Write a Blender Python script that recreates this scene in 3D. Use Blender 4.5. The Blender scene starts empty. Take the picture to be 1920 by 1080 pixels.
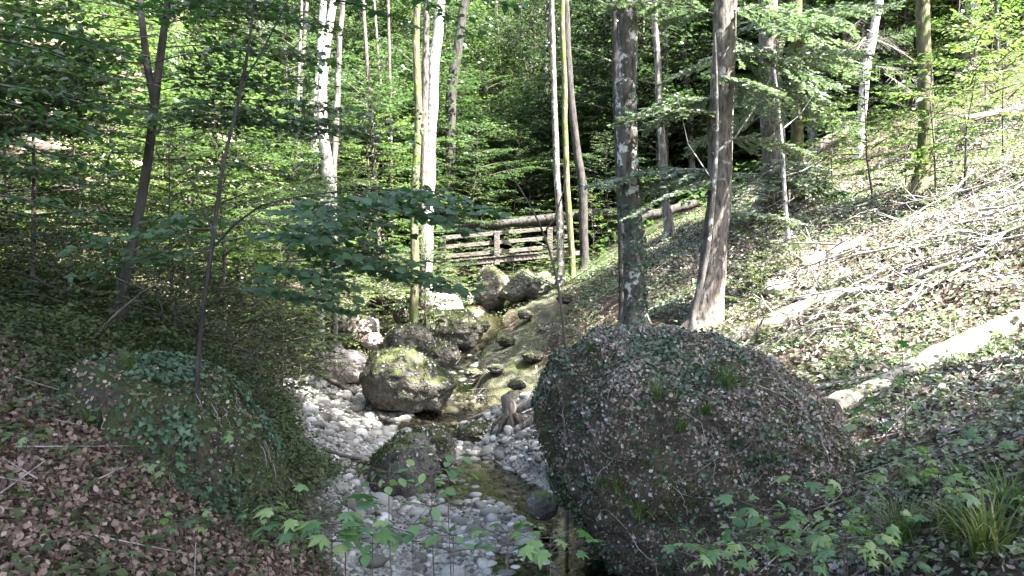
import bpy, math, random
import numpy as np
from mathutils import Vector

# ------------------------------------------------------------------ camera, light, exposure
SC = bpy.context.scene
COL = SC.collection
FPX, CAMZ = 1500.0, 2.4
cam_d = bpy.data.cameras.new('camera')
cam_d.sensor_width = 36.0
cam_d.lens = 36.0 * FPX / 1920.0
cam_d.clip_end = 400.0
cam = bpy.data.objects.new('camera', cam_d)
COL.objects.link(cam)
cam.location = (0, 0, CAMZ)
cam.rotation_euler = (math.radians(90), 0, 0)
SC.camera = cam

SUN = Vector((0.42, -0.29, 0.86)).normalized()
SUN_EL = math.asin(SUN.z)
SUN_ROT = math.atan2(SUN.x, SUN.y)
w = bpy.data.worlds.new("World")
SC.world = w
w.use_nodes = True
nt = w.node_tree
nt.nodes.clear()
sky = nt.nodes.new('ShaderNodeTexSky')
sky.sky_type = 'NISHITA'
sky.sun_disc = False
sky.sun_elevation = SUN_EL
sky.sun_rotation = SUN_ROT
sky.dust_density = 2.5
sky.ozone_density = 0.4
bg = nt.nodes.new('ShaderNodeBackground')
bg.inputs['Strength'].default_value = 0.105
wo = nt.nodes.new('ShaderNodeOutputWorld')
nt.links.new(sky.outputs[0], bg.inputs[0])
nt.links.new(bg.outputs[0], wo.inputs[0])
sl = bpy.data.lights.new('sun', 'SUN')
sl.energy = 5.0
sl.angle = math.radians(0.5)
sl.color = (1.0, 0.98, 0.95)
so = bpy.data.objects.new('sun', sl)
COL.objects.link(so)
so.rotation_euler = (-SUN).to_track_quat('-Z', 'Y').to_euler()
so.location = (20, -10, 40)
SC.view_settings.view_transform = 'Standard'
SC.view_settings.look = 'None'
SC.view_settings.gamma = 1
SC.view_settings.use_curve_mapping = False
SC.view_settings.exposure = 4.0
SC.cycles.use_denoising = True
SC.cycles.max_bounces = 7
SC.cycles.diffuse_bounces = 4
SC.cycles.glossy_bounces = 2
SC.cycles.transmission_bounces = 5
SC.cycles.transparent_max_bounces = 6
SC.cycles.sample_clamp_indirect = 6

# ------------------------------------------------------------------ maths helpers
RNG = np.random.default_rng(7)


def P(px, py, d):
    """A point seen at pixel (px, py) of the 1920 wide photo, d metres ahead."""
    return np.array([(px - 960.0) / FPX * d, d, CAMZ - (py - 540.0) / FPX * d])


def _hash(ix, iy, iz, seed):
    h = (ix.astype(np.int64) * 374761393 + iy.astype(np.int64) * 668265263
         + iz.astype(np.int64) * 2147483647 + seed * 1274126177) & 0xffffffff
    h = ((h ^ (h >> 13)) * 1274126177) & 0xffffffff
    h = ((h ^ (h >> 16)) * 2246822519) & 0xffffffff
    h ^= h >> 15
    return (h & 0xffffff) / float(0xffffff) * 2 - 1


def vnoise(p, seed=0):
    i = np.floor(p).astype(np.int64)
    f = p - i
    f = f * f * (3 - 2 * f)
    r = 0
    for dx in (0, 1):
        wx = f[:, 0] if dx else 1 - f[:, 0]
        for dy in (0, 1):
            wy = f[:, 1] if dy else 1 - f[:, 1]
            for dz in (0, 1):
                wz = f[:, 2] if dz else 1 - f[:, 2]
                r = r + _hash(i[:, 0] + dx, i[:, 1] + dy, i[:, 2] + dz, seed) * wx * wy * wz
    return r


def fbm(p, freq=1.0, octv=4, seed=0, gain=0.5):
    p = np.asarray(p, float)
    a, s, t = 1.0, 0.0, 0.0
    q = p * freq
    for k in range(octv):
        s = s + a * vnoise(q + 17.3 * k, seed + k)
        t += a
        a *= gain
        q = q * 2.03
    return s / t


def norm(v):
    return v / np.maximum(np.linalg.norm(v, axis=-1, keepdims=True), 1e-9)


# ------------------------------------------------------------------ mesh building
class MB:
    def __init__(self):
        self.v, self.f, self.n, self.r = [], [], 0, []

    def add(self, v, f, m=0, rnd=None):
        v = np.asarray(v, float).reshape(-1, 3)
        f = np.asarray(f, np.int64)
        self.v.append(v)
        self.f.append((f + self.n, m))
        if rnd is None:
            rnd = np.zeros(len(v))
        self.r.append(np.asarray(rnd, float).reshape(-1))
        self.n += len(v)
        return self

    def mesh(self, name, mats, smooth=True, attrs=None):
        me = bpy.data.meshes.new(name)
        V = np.concatenate(self.v).astype(np.float32)
        me.vertices.add(len(V))
        me.vertices.foreach_set('co', V.ravel())
        idx = np.concatenate([f.ravel() for f, m in self.f]).astype(np.int32)
        tot = np.concatenate([np.full(len(f), f.shape[1]) for f, m in self.f]).astype(np.int32)
        mi = np.concatenate([np.full(len(f), m) for f, m in self.f]).astype(np.int32)
        st = np.concatenate([[0], np.cumsum(tot)[:-1]]).astype(np.int32)
        me.loops.add(len(idx))
        me.loops.foreach_set('vertex_index', idx)
        me.polygons.add(len(tot))
        me.polygons.foreach_set('loop_start', st)
        me.polygons.foreach_set('material_index', mi)
        me.polygons.foreach_set('use_smooth', np.full(len(tot), smooth))
        a = me.attributes.new('rnd', 'FLOAT', 'POINT')
        a.data.foreach_set('value', np.concatenate(self.r).astype(np.float32))
        for k, val in (attrs or {}).items():
            a = me.attributes.new(k, 'FLOAT', 'POINT')
            a.data.foreach_set('value', np.asarray(val, np.float32))
        for m in (mats if isinstance(mats, (list, tuple)) else [mats]):
            me.materials.append(m)
        me.update(calc_edges=True)
        return me

    def build(self, name, mats, parent=None, smooth=True, attrs=None):
        """Vertices are world coordinates; the object sits at the parent's origin."""
        if parent is not None:
            off = np.array(parent['_loc'])
            self.v = [v - off for v in self.v]
        me = self.mesh(name, mats, smooth, attrs)
        return link(name, me, parent)


def link(name, me, parent=None, loc=None, rot=None, scale=None):
    o = bpy.data.objects.new(name, me)
    COL.objects.link(o)
    if parent is not None:
        o.parent = parent
    if loc is not None:
        o.location = [float(c) for c in loc]
    if rot is not None:
        o.rotation_euler = rot
    if scale is not None:
        o.scale = scale if isinstance(scale, (list, tuple)) else (scale,) * 3
    return o


def tag(o, label=None, cat=None, group=None, kind=None):
    if label:
        o['label'] = label
    if cat:
        o['category'] = cat
    if group:
        o['group'] = group
    if kind:
        o['kind'] = kind
    return o


def thing(name, label, cat, loc, group=None, rotz=0, scale=1.0):
    o = bpy.data.objects.new(name, None)
    o.empty_display_size = 0.2
    COL.objects.link(o)
    o.location = [float(c) for c in loc]
    o.rotation_euler = (0, 0, rotz)
    o.scale = (scale,) * 3
    o['_loc'] = [float(c) for c in loc]
    return tag(o, label, cat, group)


def own(o, loc=None):
    """Give a world-built mesh object an origin at its own base."""
    me = o.data
    n = len(me.vertices)
    co = np.empty(n * 3, np.float32)
    me.vertices.foreach_get('co', co)
    co = co.reshape(-1, 3)
    if loc is None:
        loc = np.array([co[:, 0].mean(), co[:, 1].mean(), co[:, 2].min()])
    me.vertices.foreach_set('co', (co - np.asarray(loc, np.float32)).ravel())
    me.update()
    o.location = [float(c) for c in loc]
    return o


def tube(mb, pts, rad, sides=10, m=0, rough=0.0, seed=0, cap=True, flare=0.0):
    pts = np.asarray(pts, float)
    rad = np.asarray(rad, float)
    n = len(pts)
    t = norm(np.gradient(pts, axis=0))
    ref = np.array([1.0, 0.13, 0.07]) if abs(t[:, 0]).mean() < 0.7 else np.array([0.1, 0.1, 1.0])
    u = norm(np.cross(t, ref))
    v = np.cross(t, u)
    a = np.linspace(0, 2 * math.pi, sides, endpoint=False)
    ring = pts[:, None, :] + rad[:, None, None] * (np.cos(a)[None, :, None] * u[:, None, :] + np.sin(a)[None, :, None] * v[:, None, :])
    if rough or flare:
        d = ring - pts[:, None, :]
        q = ring.reshape(-1, 3) * np.array([1, 1, 0.35]) / max(rad.max(), .02) * 0.9
        k = fbm(q, 1.0, 3, seed).reshape(n, sides)
        if flare:
            lob = 0.5 + 0.5 * np.sin(a * 5 + seed)[None, :]
            h = np.clip(1 - np.linspace(0, 1, n) * n / max(3, n * 0.06), 0, 1)[:, None]
            k = k * rough + flare * h * h * (0.5 + lob)
        else:
            k = k * rough
        ring = pts[:, None, :] + d * (1 + k[:, :, None])
    i = np.arange(n - 1)[:, None] * sides
    j = np.arange(sides)[None, :]
    j2 = (j + 1) % sides
    f = np.stack([i + j, i + j2, i + sides + j2, i + sides + j], -1).reshape(-1, 4)
    V = ring.reshape(-1, 3)
    base = mb.n
    mb.add(V, f, m, np.repeat(np.linspace(0, 1, n), sides))
    if cap:
        for k, c in ((0, pts[0]), (n - 1, pts[-1])):
            vv = np.concatenate([V[k * sides:(k + 1) * sides], [c]])
            jj = np.arange(sides)
            ff = np.stack([jj, (jj + 1) % sides, np.full(sides, sides)], -1)
            if k == 0:
                ff = ff[:, ::-1]
            mb.add(vv, ff, 1 if m == 0 and cap == 'end' else m)
    return base


def sticks(mb, A, B, ra, rb, m=0, sides=3):
    A, B = np.asarray(A, float), np.asarray(B, float)
    N = len(A)
    if not N:
        return
    ra = np.broadcast_to(ra, (N,))
    rb = np.broadcast_to(rb, (N,))
    t = norm(B - A)
    ref = np.where(np.abs(t[:, 2:3]) > 0.8, [[1.0, 0, 0]], [[0, 0, 1.0]])
    u = norm(np.cross(t, ref))
    v = np.cross(t, u)
    a = np.linspace(0, 2 * math.pi, sides, endpoint=False)
    o = np.cos(a)[None, :, None] * u[:, None] + np.sin(a)[None, :, None] * v[:, None]
    ring = np.concatenate([A[:, None] + o * ra[:, None, None], B[:, None] + o * rb[:, None, None]], 1)
    b = np.arange(N)[:, None] * 2 * sides
    j = np.arange(sides)[None]
    j2 = (j + 1) % sides
    f = np.stack([b + j, b + j2, b + sides + j2, b + sides + j], -1).reshape(-1, 4)
    mb.add(ring.reshape(-1, 3), f, m)


def stamp(mb, tv, tf, pos, Yd, Zd, scale, m=0, rnd=None):
    """Copies of one small template into the mesh: Yd its long axis, Zd its normal."""
    pos = np.asarray(pos, float)
    N = len(pos)
    if not N:
        return
    Y = norm(np.broadcast_to(Yd, (N, 3)))
    X = norm(np.cross(Y, np.broadcast_to(Zd, (N, 3))))
    Z = np.cross(X, Y)
    s = np.broadcast_to(scale, (N,))[:, None, None]
    V = pos[:, None] + s * (tv[None, :, 0:1] * X[:, None] + tv[None, :, 1:2] * Y[:, None] + tv[None, :, 2:3] * Z[:, None])
    k = len(tv)
    F = (tf[None] + (np.arange(N) * k)[:, None, None]).reshape(-1, tf.shape[1])
    if rnd is None:
        rnd = RNG.random(N)
    mb.add(V.reshape(-1, 3), F, m, np.repeat(rnd, k))


LEAF2 = (np.array([[0, 0, 0], [-.33, .5, .07], [0, 1, -.06], [.33, .5, .07]]), np.array([[0, 3, 2, 1]]))
LEAF4 = (np.array([[0, 0, 0], [-.27, .28, .06], [-.30, .62, .06], [0, 1, -.10], [.30, .62, .06], [.27, .28, .06]]),
         np.array([[0, 3, 2, 1], [0, 5, 4, 3]]))
DEADL = (np.array([[0, 0, 0], [-.26, .25, .16], [-.34, .62, .22], [0, 1, .10], [.30, .65, -.04], [.28, .27, .12]]),
         np.array([[0, 3, 2, 1], [0, 5, 4, 3]]))
IVY = (np.array([[0, 0, 0], [-.5, .1, .03], [-.32, .5, .05], [0, 1, -.06], [.32, .5, .05], [.5, .1, .03]]),
       np.array([[0, 3, 2, 1], [0, 5, 4, 3]]))
NEEDLE = (np.array([[-.09, 0, 0], [-.07, 1, -.08], [.07, 1, -.08], [.09, 0, 0]]), np.array([[0, 3, 2, 1]]))


def maple_template():
    lob = [(-150, .42), (-128, .62), (-112, .50), (-92, .78), (-72, .62), (-58, .52), (-44, .98), (-36, .78), (-22, .52),
           (-10, .86), (0, 1.12), (10, .86), (22, .52), (36, .78), (44, .98), (58, .52), (72, .62), (92, .78), (112, .50), (128, .62), (150, .42)]
    v = [(0, 0, 0)]
    for a, r in lob:
        a = math.radians(a)
        v.append((.62 * r * math.sin(a), .30 + .62 * r * math.cos(a), -.16 * r * r))
    v[0] = (0, .22, .02)
    v.append((0, .16, 0))
    n = len(v) - 1
    f = [(0, i + 1, i) for i in range(1, n)] + [(0, 1, n)]
    return np.array(v), np.array(f)


MAPLE = maple_template()

# ------------------------------------------------------------------ materials


def mat(name):
    m = bpy.data.materials.new(name)
    m.use_nodes = True
    m.node_tree.nodes.clear()
    return m, m.node_tree


def N(nt, t, **kw):
    n = nt.nodes.new(t)
    for k, v in kw.items():
        if k in n.inputs:
            n.inputs[k].default_value = v
        else:
            setattr(n, k, v)
    return n


def ramp(nt, fac, stops, interp='LINEAR'):
    r = nt.nodes.new('ShaderNodeValToRGB')
    e = r.color_ramp.elements
    r.color_ramp.interpolation = interp
    while len(e) < len(stops):
        e.new(0.5)
    for k, (p, c) in enumerate(stops):
        e[k].position = p
        e[k].color = (*c, 1)
    nt.links.new(fac, r.inputs[0])
    return r.outputs[0]


def mix(nt, fac, a, b, blend='MIX'):
    n = nt.nodes.new('ShaderNodeMix')
    n.data_type = 'RGBA'
    n.blend_type = blend
    if isinstance(fac, (int, float)):
        n.inputs[0].default_value = fac
    else:
        nt.links.new(fac, n.inputs[0])
    for s, k in ((a, 6), (b, 7)):
        if isinstance(s, tuple):
            n.inputs[k].default_value = (*s, 1)
        else:
            nt.links.new(s, n.inputs[k])
    return n.outputs[2]


def mth(nt, op, a, b=0.0, clamp=False):
    n = nt.nodes.new('ShaderNodeMath')
    n.operation = op
    n.use_clamp = clamp
    for s, k in ((a, 0), (b, 1)):
        if isinstance(s, (int, float)):
            n.inputs[k].default_value = s
        else:
            nt.links.new(s, n.inputs[k])
    return n.outputs[0]


def noise(nt, scale, detail=4.0, coord=None, rough=0.55, stretch=None):
    n = N(nt, 'ShaderNodeTexNoise', Scale=scale, Detail=detail, Roughness=rough)
    if coord is None:
        coord = nt.nodes.new('ShaderNodeNewGeometry').outputs['Position']
    if stretch:
        mp = nt.nodes.new('ShaderNodeMapping')
        mp.inputs['Scale'].default_value = stretch
        nt.links.new(coord, mp.inputs[0])
        coord = mp.outputs[0]
    nt.links.new(coord, n.inputs['Vector'])
    return n.outputs[0]


def finish(nt, color, rough=0.85, bump=None, bstr=0.5, bdist=0.02, spec=0.3):
    b = N(nt, 'ShaderNodeBsdfPrincipled', Roughness=rough)
    b.inputs['Specular IOR Level'].default_value = spec
    if isinstance(color, tuple):
        b.inputs['Base Color'].default_value = (*color, 1)
    else:
        nt.links.new(color, b.inputs['Base Color'])
    if bump is not None:
        bp = N(nt, 'ShaderNodeBump', Strength=bstr, Distance=bdist)
        nt.links.new(bump, bp.inputs['Height'])
        nt.links.new(bp.outputs[0], b.inputs['Normal'])
    o = nt.nodes.new('ShaderNodeOutputMaterial')
    nt.links.new(b.outputs[0], o.inputs[0])
    return b


def leaf_mat(name, stops, trans=0.45, gloss=0.45, tint=(1.2, 1.42, 0.8), ow=.35):
    m, nt = mat(name)
    at = nt.nodes.new('ShaderNodeAttribute')
    at.attribute_name = 'rnd'
    oi = nt.nodes.new('ShaderNodeObjectInfo')
    k = mth(nt, 'MULTIPLY', oi.outputs['Random'], ow)
    k2 = mth(nt, 'MULTIPLY', at.outputs['Fac'], 1 - ow)
    f = mth(nt, 'ADD', k, k2)
    c = ramp(nt, f, stops)
    b = N(nt, 'ShaderNodeBsdfPrincipled', Roughness=gloss)
    b.inputs['Specular IOR Level'].default_value = 0.45
    nt.links.new(c, b.inputs['Base Color'])
    t = nt.nodes.new('ShaderNodeBsdfTranslucent')
    tc = mix(nt, 1.0, c, tint, 'MULTIPLY')
    nt.links.new(tc, t.inputs[0])
    ms = nt.nodes.new('ShaderNodeMixShader')
    ms.inputs[0].default_value = trans
    nt.links.new(b.outputs[0], ms.inputs[1])
    nt.links.new(t.outputs[0], ms.inputs[2])
    o = nt.nodes.new('ShaderNodeOutputMaterial')
    nt.links.new(ms.outputs[0], o.inputs[0])
    return m


def bark_mat(name, dark, light, lichen, moss=None, scale=14, stretch=(1, 1, .25), lich=0.5):
    m, nt = mat(name)
    a = noise(nt, scale, 6, stretch=stretch)
    c = ramp(nt, a, [(.34, dark), (.62, light)])
    b = noise(nt, 5.5, 5, rough=.65)
    lf = ramp(nt, b, [(lich, (0, 0, 0)), (lich + .06, (1, 1, 1))])
    c = mix(nt, lf, c, lichen)
    if moss:
        b2 = noise(nt, 3.1, 4)
        mf = ramp(nt, b2, [(.50, (0, 0, 0)), (.62, (1, 1, 1))])
        c = mix(nt, mf, c, moss)
    finish(nt, c, .9, a, .9, .03, .2)
    return m


def rock_mat(name, dark, light, moss=(.045, .065, .015), mosslim=.62, scale=5, up=.45, speck=None):
    m, nt = mat(name)
    a = noise(nt, scale, 8, rough=.68)
    v = N(nt, 'ShaderNodeTexVoronoi', Scale=scale * 5)
    nt.links.new(nt.nodes.new('ShaderNodeNewGeometry').outputs['Position'], v.inputs['Vector'])
    c = ramp(nt, a, [(.30, dark), (.68, light)])
    pb = ramp(nt, v.outputs['Color'], [(.0, (.45, .45, .45)), (1, (1.35, 1.3, 1.25))])
    c = mix(nt, .6, c, pb, 'MULTIPLY')
    if speck:
        s = noise(nt, scale * 4.3, 3)
        sf = ramp(nt, s, [(.66, (0, 0, 0)), (.71, (1, 1, 1))])
        c = mix(nt, sf, c, speck)
    g = nt.nodes.new('ShaderNodeNewGeometry')
    sx = nt.nodes.new('ShaderNodeSeparateXYZ')
    nt.links.new(g.outputs['Normal'], sx.inputs[0])
    mn = noise(nt, 3.3, 6, rough=.7)
    k = mth(nt, 'ADD', mth(nt, 'MULTIPLY', sx.outputs[2], up), mn)
    mf = ramp(nt, k, [(mosslim, (0, 0, 0)), (mosslim + .12, (1, 1, 1))])
    mc = mix(nt, noise(nt, 22, 3), moss, tuple(x * 1.5 for x in moss))
    c = mix(nt, mf, c, mc)
    h = mth(nt, 'ADD', a, mth(nt, 'MULTIPLY', v.outputs['Distance'], .5))
    finish(nt, c, .88, h, .8, .04, .25)
    return m


M = {}
M['beech'] = leaf_mat('beech_leaf', [(0, (.014, .028, .011)), (.5, (.034, .062, .022)), (1, (.085, .125, .045))], .40, .36)
M['canopy'] = leaf_mat('canopy_leaf', [(0, (.012, .023, .009)), (.5, (.028, .051, .018)), (1, (.08, .112, .042))], .45, .38)
M['bluish'] = leaf_mat('hazel_leaf', [(0, (.026, .058, .022)), (1, (.06, .11, .035))], .35, .55, (1.1, 1.7, .8))
M['fresh'] = leaf_mat('fresh_beech_leaf', [(0, (.03, .055, .018)), (.6, (.065, .10, .028)), (1, (.13, .165, .05))], .45, .36)
M['maple'] = leaf_mat('maple_leaf', [(.05, (.045, .10, .035)), (.5, (.08, .15, .05)), (.9, (.16, .22, .07))], .4, .45, (1.2, 1.6, .7), .9)
M['lime'] = leaf_mat('young_leaf', [(0, (.035, .065, .02)), (.6, (.07, .105, .03)), (1, (.13, .16, .05))], .45, .35)
M['cover'] = leaf_mat('ground_leaf', [(0, (.04, .06, .032)), (.5, (.09, .12, .06)), (1, (.20, .21, .14))], .3, .35)
M['moss_leaf'] = leaf_mat('olive_leaf', [(0, (.018, .028, .008)), (.5, (.04, .058, .013)), (1, (.085, .10, .025))], .3, .7)
M['ivy'] = leaf_mat('ivy_leaf', [(0, (.012, .028, .013)), (.6, (.03, .062, .028)), (1, (.07, .12, .05))], .12, .5)
M['needle'] = leaf_mat('needle', [(0, (.05, .08, .045)), (1, (.15, .18, .12))], .3, .4)
M['grass'] = leaf_mat('grass_blade', [(0, (.03, .06, .015)), (.7, (.08, .12, .025)), (1, (.22, .19, .09))], .35, .5)
M['dead'] = leaf_mat('dead_leaf', [(0, (.035, .022, .016)), (.35, (.10, .065, .045)), (.7, (.20, .135, .10)), (1, (.40, .32, .26))], .12, .6, (1.2, 1, .8))
M['deadp'] = leaf_mat('pale_dead_leaf', [(0, (.05, .043, .036)), (.45, (.22, .19, .165)), (1, (.52, .485, .45))], .12, .6, (1.2, 1, .8))  # pale dry leaves, lightened further to carry sun glare on the right slope
M['bark_grey'] = bark_mat('beech_bark', (.035, .03, .026), (.15, .135, .115), (.30, .30, .27), lich=.56)
M['bark_pale'] = bark_mat('pale_bark', (.13, .115, .10), (.42, .40, .37), (.09, .085, .06), lich=.55, stretch=(1, 1, .8))
M['bark_brown'] = bark_mat('spruce_bark', (.035, .029, .024), (.14, .12, .10), (.27, .25, .22), lich=.6, scale=22)
M['bark_lichen'] = bark_mat('lichen_bark', (.02, .017, .014), (.10, .088, .075), (.36, .35, .32), scale=9, lich=.55)
M['bark_moss'] = bark_mat('mossy_bark', (.04, .035, .02), (.12, .11, .06), (.20, .20, .15), moss=(.06, .085, .018), lich=.62)
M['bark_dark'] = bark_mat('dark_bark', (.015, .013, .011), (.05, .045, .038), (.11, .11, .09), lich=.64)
M['twig'] = bark_mat('twig_bark', (.03, .024, .018), (.09, .075, .06), (.14, .13, .11), lich=.65)
M['dry'] = bark_mat('dry_wood', (.10, .083, .07), (.32, .285, .26), (.10, .08, .06), lich=.62, scale=25)
M['log'] = bark_mat('log_wood', (.13, .105, .08), (.38, .33, .26), (.11, .12, .035), lich=.54, scale=16)
M['log_moss'] = bark_mat('mossy_log_bark', (.02, .017, .011), (.08, .065, .045), (.05, .06, .02), lich=.5)
M['plank'] = bark_mat('weathered_plank', (.03, .026, .022), (.13, .112, .095), (.20, .18, .15), lich=.66, scale=30, stretch=(.2, 1, 1))
M['cut'] = bark_mat('cut_wood', (.25, .19, .12), (.42, .34, .24), (.2, .15, .1), lich=.66)
M['rock'] = rock_mat('conglomerate_rock', (.025, .023, .019), (.12, .112, .096), mosslim=.80, speck=(.36, .36, .34))
M['rock_moss'] = rock_mat('mossy_rock', (.03, .027, .02), (.13, .118, .095), moss=(.034, .04, .010), mosslim=.60, up=.28, speck=(.3, .3, .27))
M['rock_pale'] = rock_mat('pale_rock', (.22, .18, .15), (.46, .40, .36), mosslim=.95)
M['rock_soil'] = rock_mat('earthy_rock', (.016, .013, .009), (.075, .06, .045), moss=(.022, .028, .008), mosslim=.62, speck=(.28, .27, .25))  # earth brown, darkened so gaps between its leaves read as deep shade
M['cliff'] = rock_mat('sandstone_cliff', (.09, .065, .045), (.33, .26, .20), moss=(.05, .075, .02), mosslim=.80, scale=1.1)


def stone_mat():
    m, nt = mat('limestone_pebble')
    oi = nt.nodes.new('ShaderNodeObjectInfo')
    at = nt.nodes.new('ShaderNodeAttribute')
    at.attribute_name = 'rnd'
    f = mth(nt, 'FRACT', mth(nt, 'ADD', oi.outputs['Random'], at.outputs['Fac']))
    c = ramp(nt, f, [(0, (.06, .056, .045)), (.35, (.13, .125, .108)), (.75, (.215, .21, .19)), (1, (.38, .37, .35))])
    n = noise(nt, 38, 5)
    c = mix(nt, .5, c, ramp(nt, n, [(.3, (.6, .6, .55)), (.7, (1.25, 1.22, 1.2))]), 'MULTIPLY')
    finish(nt, c, .75, n, .4, .01, .3)
    return m


M['stone'] = stone_mat()


def ground_mat():
    m, nt = mat('forest_floor')

    def att(n):
        a = nt.nodes.new('ShaderNodeAttribute')
        a.attribute_name = n
        return a.outputs['Fac']
    n1 = noise(nt, 9, 8, rough=.75)
    n2 = noise(nt, 1.7, 5)
    v = N(nt, 'ShaderNodeTexVoronoi', Scale=26.0)
    nt.links.new(nt.nodes.new('ShaderNodeNewGeometry').outputs['Position'], v.inputs['Vector'])
    lit = ramp(nt, n1, [(.3, (.015, .011, .008)), (.52, (.055, .038, .027)), (.72, (.16, .115, .085))])  # litter base darkened so gaps between fallen leaves look shaded
    lit = mix(nt, .6, lit, ramp(nt, v.outputs['Color'], [(0, (.4, .38, .36)), (1, (1.5, 1.4, 1.3))]), 'MULTIPLY')
    gr = ramp(nt, n1, [(.3, (.010, .016, .006)), (.6, (.03, .04, .012)), (.75, (.07, .065, .03))])
    gv = ramp(nt, v.outputs['Color'], [(0, (.10, .095, .08)), (1, (.36, .35, .32))])
    rk = ramp(nt, noise(nt, 3.2, 9, rough=.7, stretch=(1, .35, 1.6)), [(.3, (.018, .018, .010)), (.5, (.048, .046, .027)), (.76, (.13, .13, .10))])
    rk = mix(nt, ramp(nt, n2, [(.5, (0, 0, 0)), (.62, (1, 1, 1))]), rk, (.05, .06, .02))
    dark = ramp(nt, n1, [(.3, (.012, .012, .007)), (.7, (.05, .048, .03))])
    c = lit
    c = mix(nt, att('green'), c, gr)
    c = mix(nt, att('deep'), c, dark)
    c = mix(nt, att('gravel'), c, gv)
    c = mix(nt, att('rocky'), c, rk)
    finish(nt, c, .92, mth(nt, 'ADD', n1, mth(nt, 'MULTIPLY', v.outputs['Distance'], .6)), .9, .05, .2)
    return m


M['ground'] = ground_mat()


def water_mat():
    m, nt = mat('stream_water')
    fr = N(nt, 'ShaderNodeFresnel', IOR=1.33)
    bp = N(nt, 'ShaderNodeBump', Strength=.25, Distance=.02)
    nt.links.new(noise(nt, 7, 3), bp.inputs['Height'])
    gl = N(nt, 'ShaderNodeBsdfGlossy', Roughness=.06)
    gl.inputs['Color'].default_value = (.9, .95, .95, 1)
    nt.links.new(bp.outputs[0], gl.inputs['Normal'])
    nt.links.new(bp.outputs[0], fr.inputs['Normal'])
    tr = nt.nodes.new('ShaderNodeBsdfTransparent')
    tr.inputs[0].default_value = (.55, .54, .44, 1)
    ms = nt.nodes.new('ShaderNodeMixShader')
    nt.links.new(fr.outputs[0], ms.inputs[0])
    nt.links.new(tr.outputs[0], ms.inputs[1])
    nt.links.new(gl.outputs[0], ms.inputs[2])
    o = nt.nodes.new('ShaderNodeOutputMaterial')
    nt.links.new(ms.outputs[0], o.inputs[0])
    return m


M['water'] = water_mat()

# ------------------------------------------------------------------ terrain
CP = [(1090, 1075, 6.8), (950, 930, 9), (900, 860, 10.8), (850, 765, 15), (880, 665, 19), (930, 588, 24), (940, 545, 27.5),
      (950, 505, 31), (960, 470, 36), (960, 410, 44), (960, 250, 56), (960, 0, 70), (960, -200, 90),
      (700, 1080, 6.6), (850, 1000, 7.6), (880, 1050, 7.1), (570, 1080, 5.9), (580, 900, 9), (700, 900, 9.8), (500, 765, 13), (650, 750, 15), (600, 705, 17), (490, 690, 15),
      (640, 660, 20), (480, 1080, 5), (300, 1080, 4.5), (0, 1080, 3.8), (0, 900, 4.6), (150, 850, 5.3), (0, 720, 5.8),
      (200, 680, 6.8), (400, 680, 8.5), (0, 610, 8), (200, 610, 9.5), (400, 620, 12), (0, 500, 12), (300, 520, 14), (500, 610, 17),
      (0, 410, 18), (300, 450, 20), (550, 560, 22), (650, 520, 25), (800, 500, 27.5), (600, 420, 32), (300, 330, 30), (0, 290, 28),
      (1120, 485, 27.5), (1060, 600, 20), (1000, 740, 15), (1040, 680, 16), (1000, 565, 24), (1060, 520, 26),
      (1185, 612, 13), (1330, 622, 12.5), (1250, 440, 22), (1150, 560, 18), (1220, 500, 19), (1400, 450, 17), (1450, 394, 20),
      (1500, 394, 20.5), (1480, 464, 14.5), (1735, 355, 15), (1550, 500, 12.5), (1700, 500, 11), (1900, 480, 10), (1890, 610, 8.4),
      (1650, 725, 7.5), (1450, 700, 9), (1350, 640, 11), (1900, 800, 5.5), (1920, 1080, 3.6), (1700, 1000, 4.8), (1650, 900, 6),
      (1500, 1080, 5.2), (1250, 1080, 6), (1920, 310, 17), (1920, 185, 22), (1800, 235, 22), (1560, 290, 24), (1400, 340, 30),
      (1300, 385, 30), (1700, 110, 40), (1900, 10, 45), (1300, 200, 52), (600, 200, 52), (200, 100, 50), (1500, 0, 62), (400, -50, 62)]
CPW = [P(*c) for c in CP] + [np.array(q, float) for q in
       [(0, 0, .8), (.8, 3, .02), (.6, 5, 0), (-6, 0, 3.0), (-12, 5, 6.5), (6, 0, 3.0), (12, 5, 7), (2.5, 0, 1.4), (-2.5, 0, 1.5), (1, -8, -.6), (-8, -10, 3), (9, -10, 4),
        (-26, 28, 14), (32, 30, 19), (-34, 60, 26), (42, 60, 32), (-40, 95, 40), (45, 95, 44), (0, 105, 46), (22, 12, 11), (-20, 12, 9)]]
CPW = np.array(CPW)


def _tps(r2):
    return 0.5 * r2 * np.log(r2 + 1e-9)


_n = len(CPW)
_K = _tps(((CPW[:, None, :2] - CPW[None, :, :2]) ** 2).sum(-1)) + np.eye(_n) * 0.35
_Pm = np.concatenate([np.ones((_n, 1)), CPW[:, :2]], 1)
_A = np.zeros((_n + 3, _n + 3))
_A[:_n, :_n] = _K
_A[:_n, _n:] = _Pm
_A[_n:, :_n] = _Pm.T
_W = np.linalg.solve(_A, np.concatenate([CPW[:, 2], np.zeros(3)]))

SP = np.array([(1.0, -6, -.25), (.9, 0, -.1), (.8, 3, 0), (.85, 5, .0), (.8, 6.8, .02), (.5, 8.2, .04), (.08, 9.4, .05), (-.45, 11, .07), (-.95, 13.3, .12), (-1.05, 15, .14), (-1.15, 16.6, .2),
               (-1.05, 19, .78), (-.55, 24, 1.6), (-.35, 27.5, 2.3), (-.2, 31, 3.1), (0, 38, 4.4)])


def stream_x(y):
    return np.interp(y, SP[:, 1], SP[:, 0])


def smooth(a, b, x):
    t = np.clip((x - a) / (b - a), 0, 1)
    return t * t * (3 - 2 * t)


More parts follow.
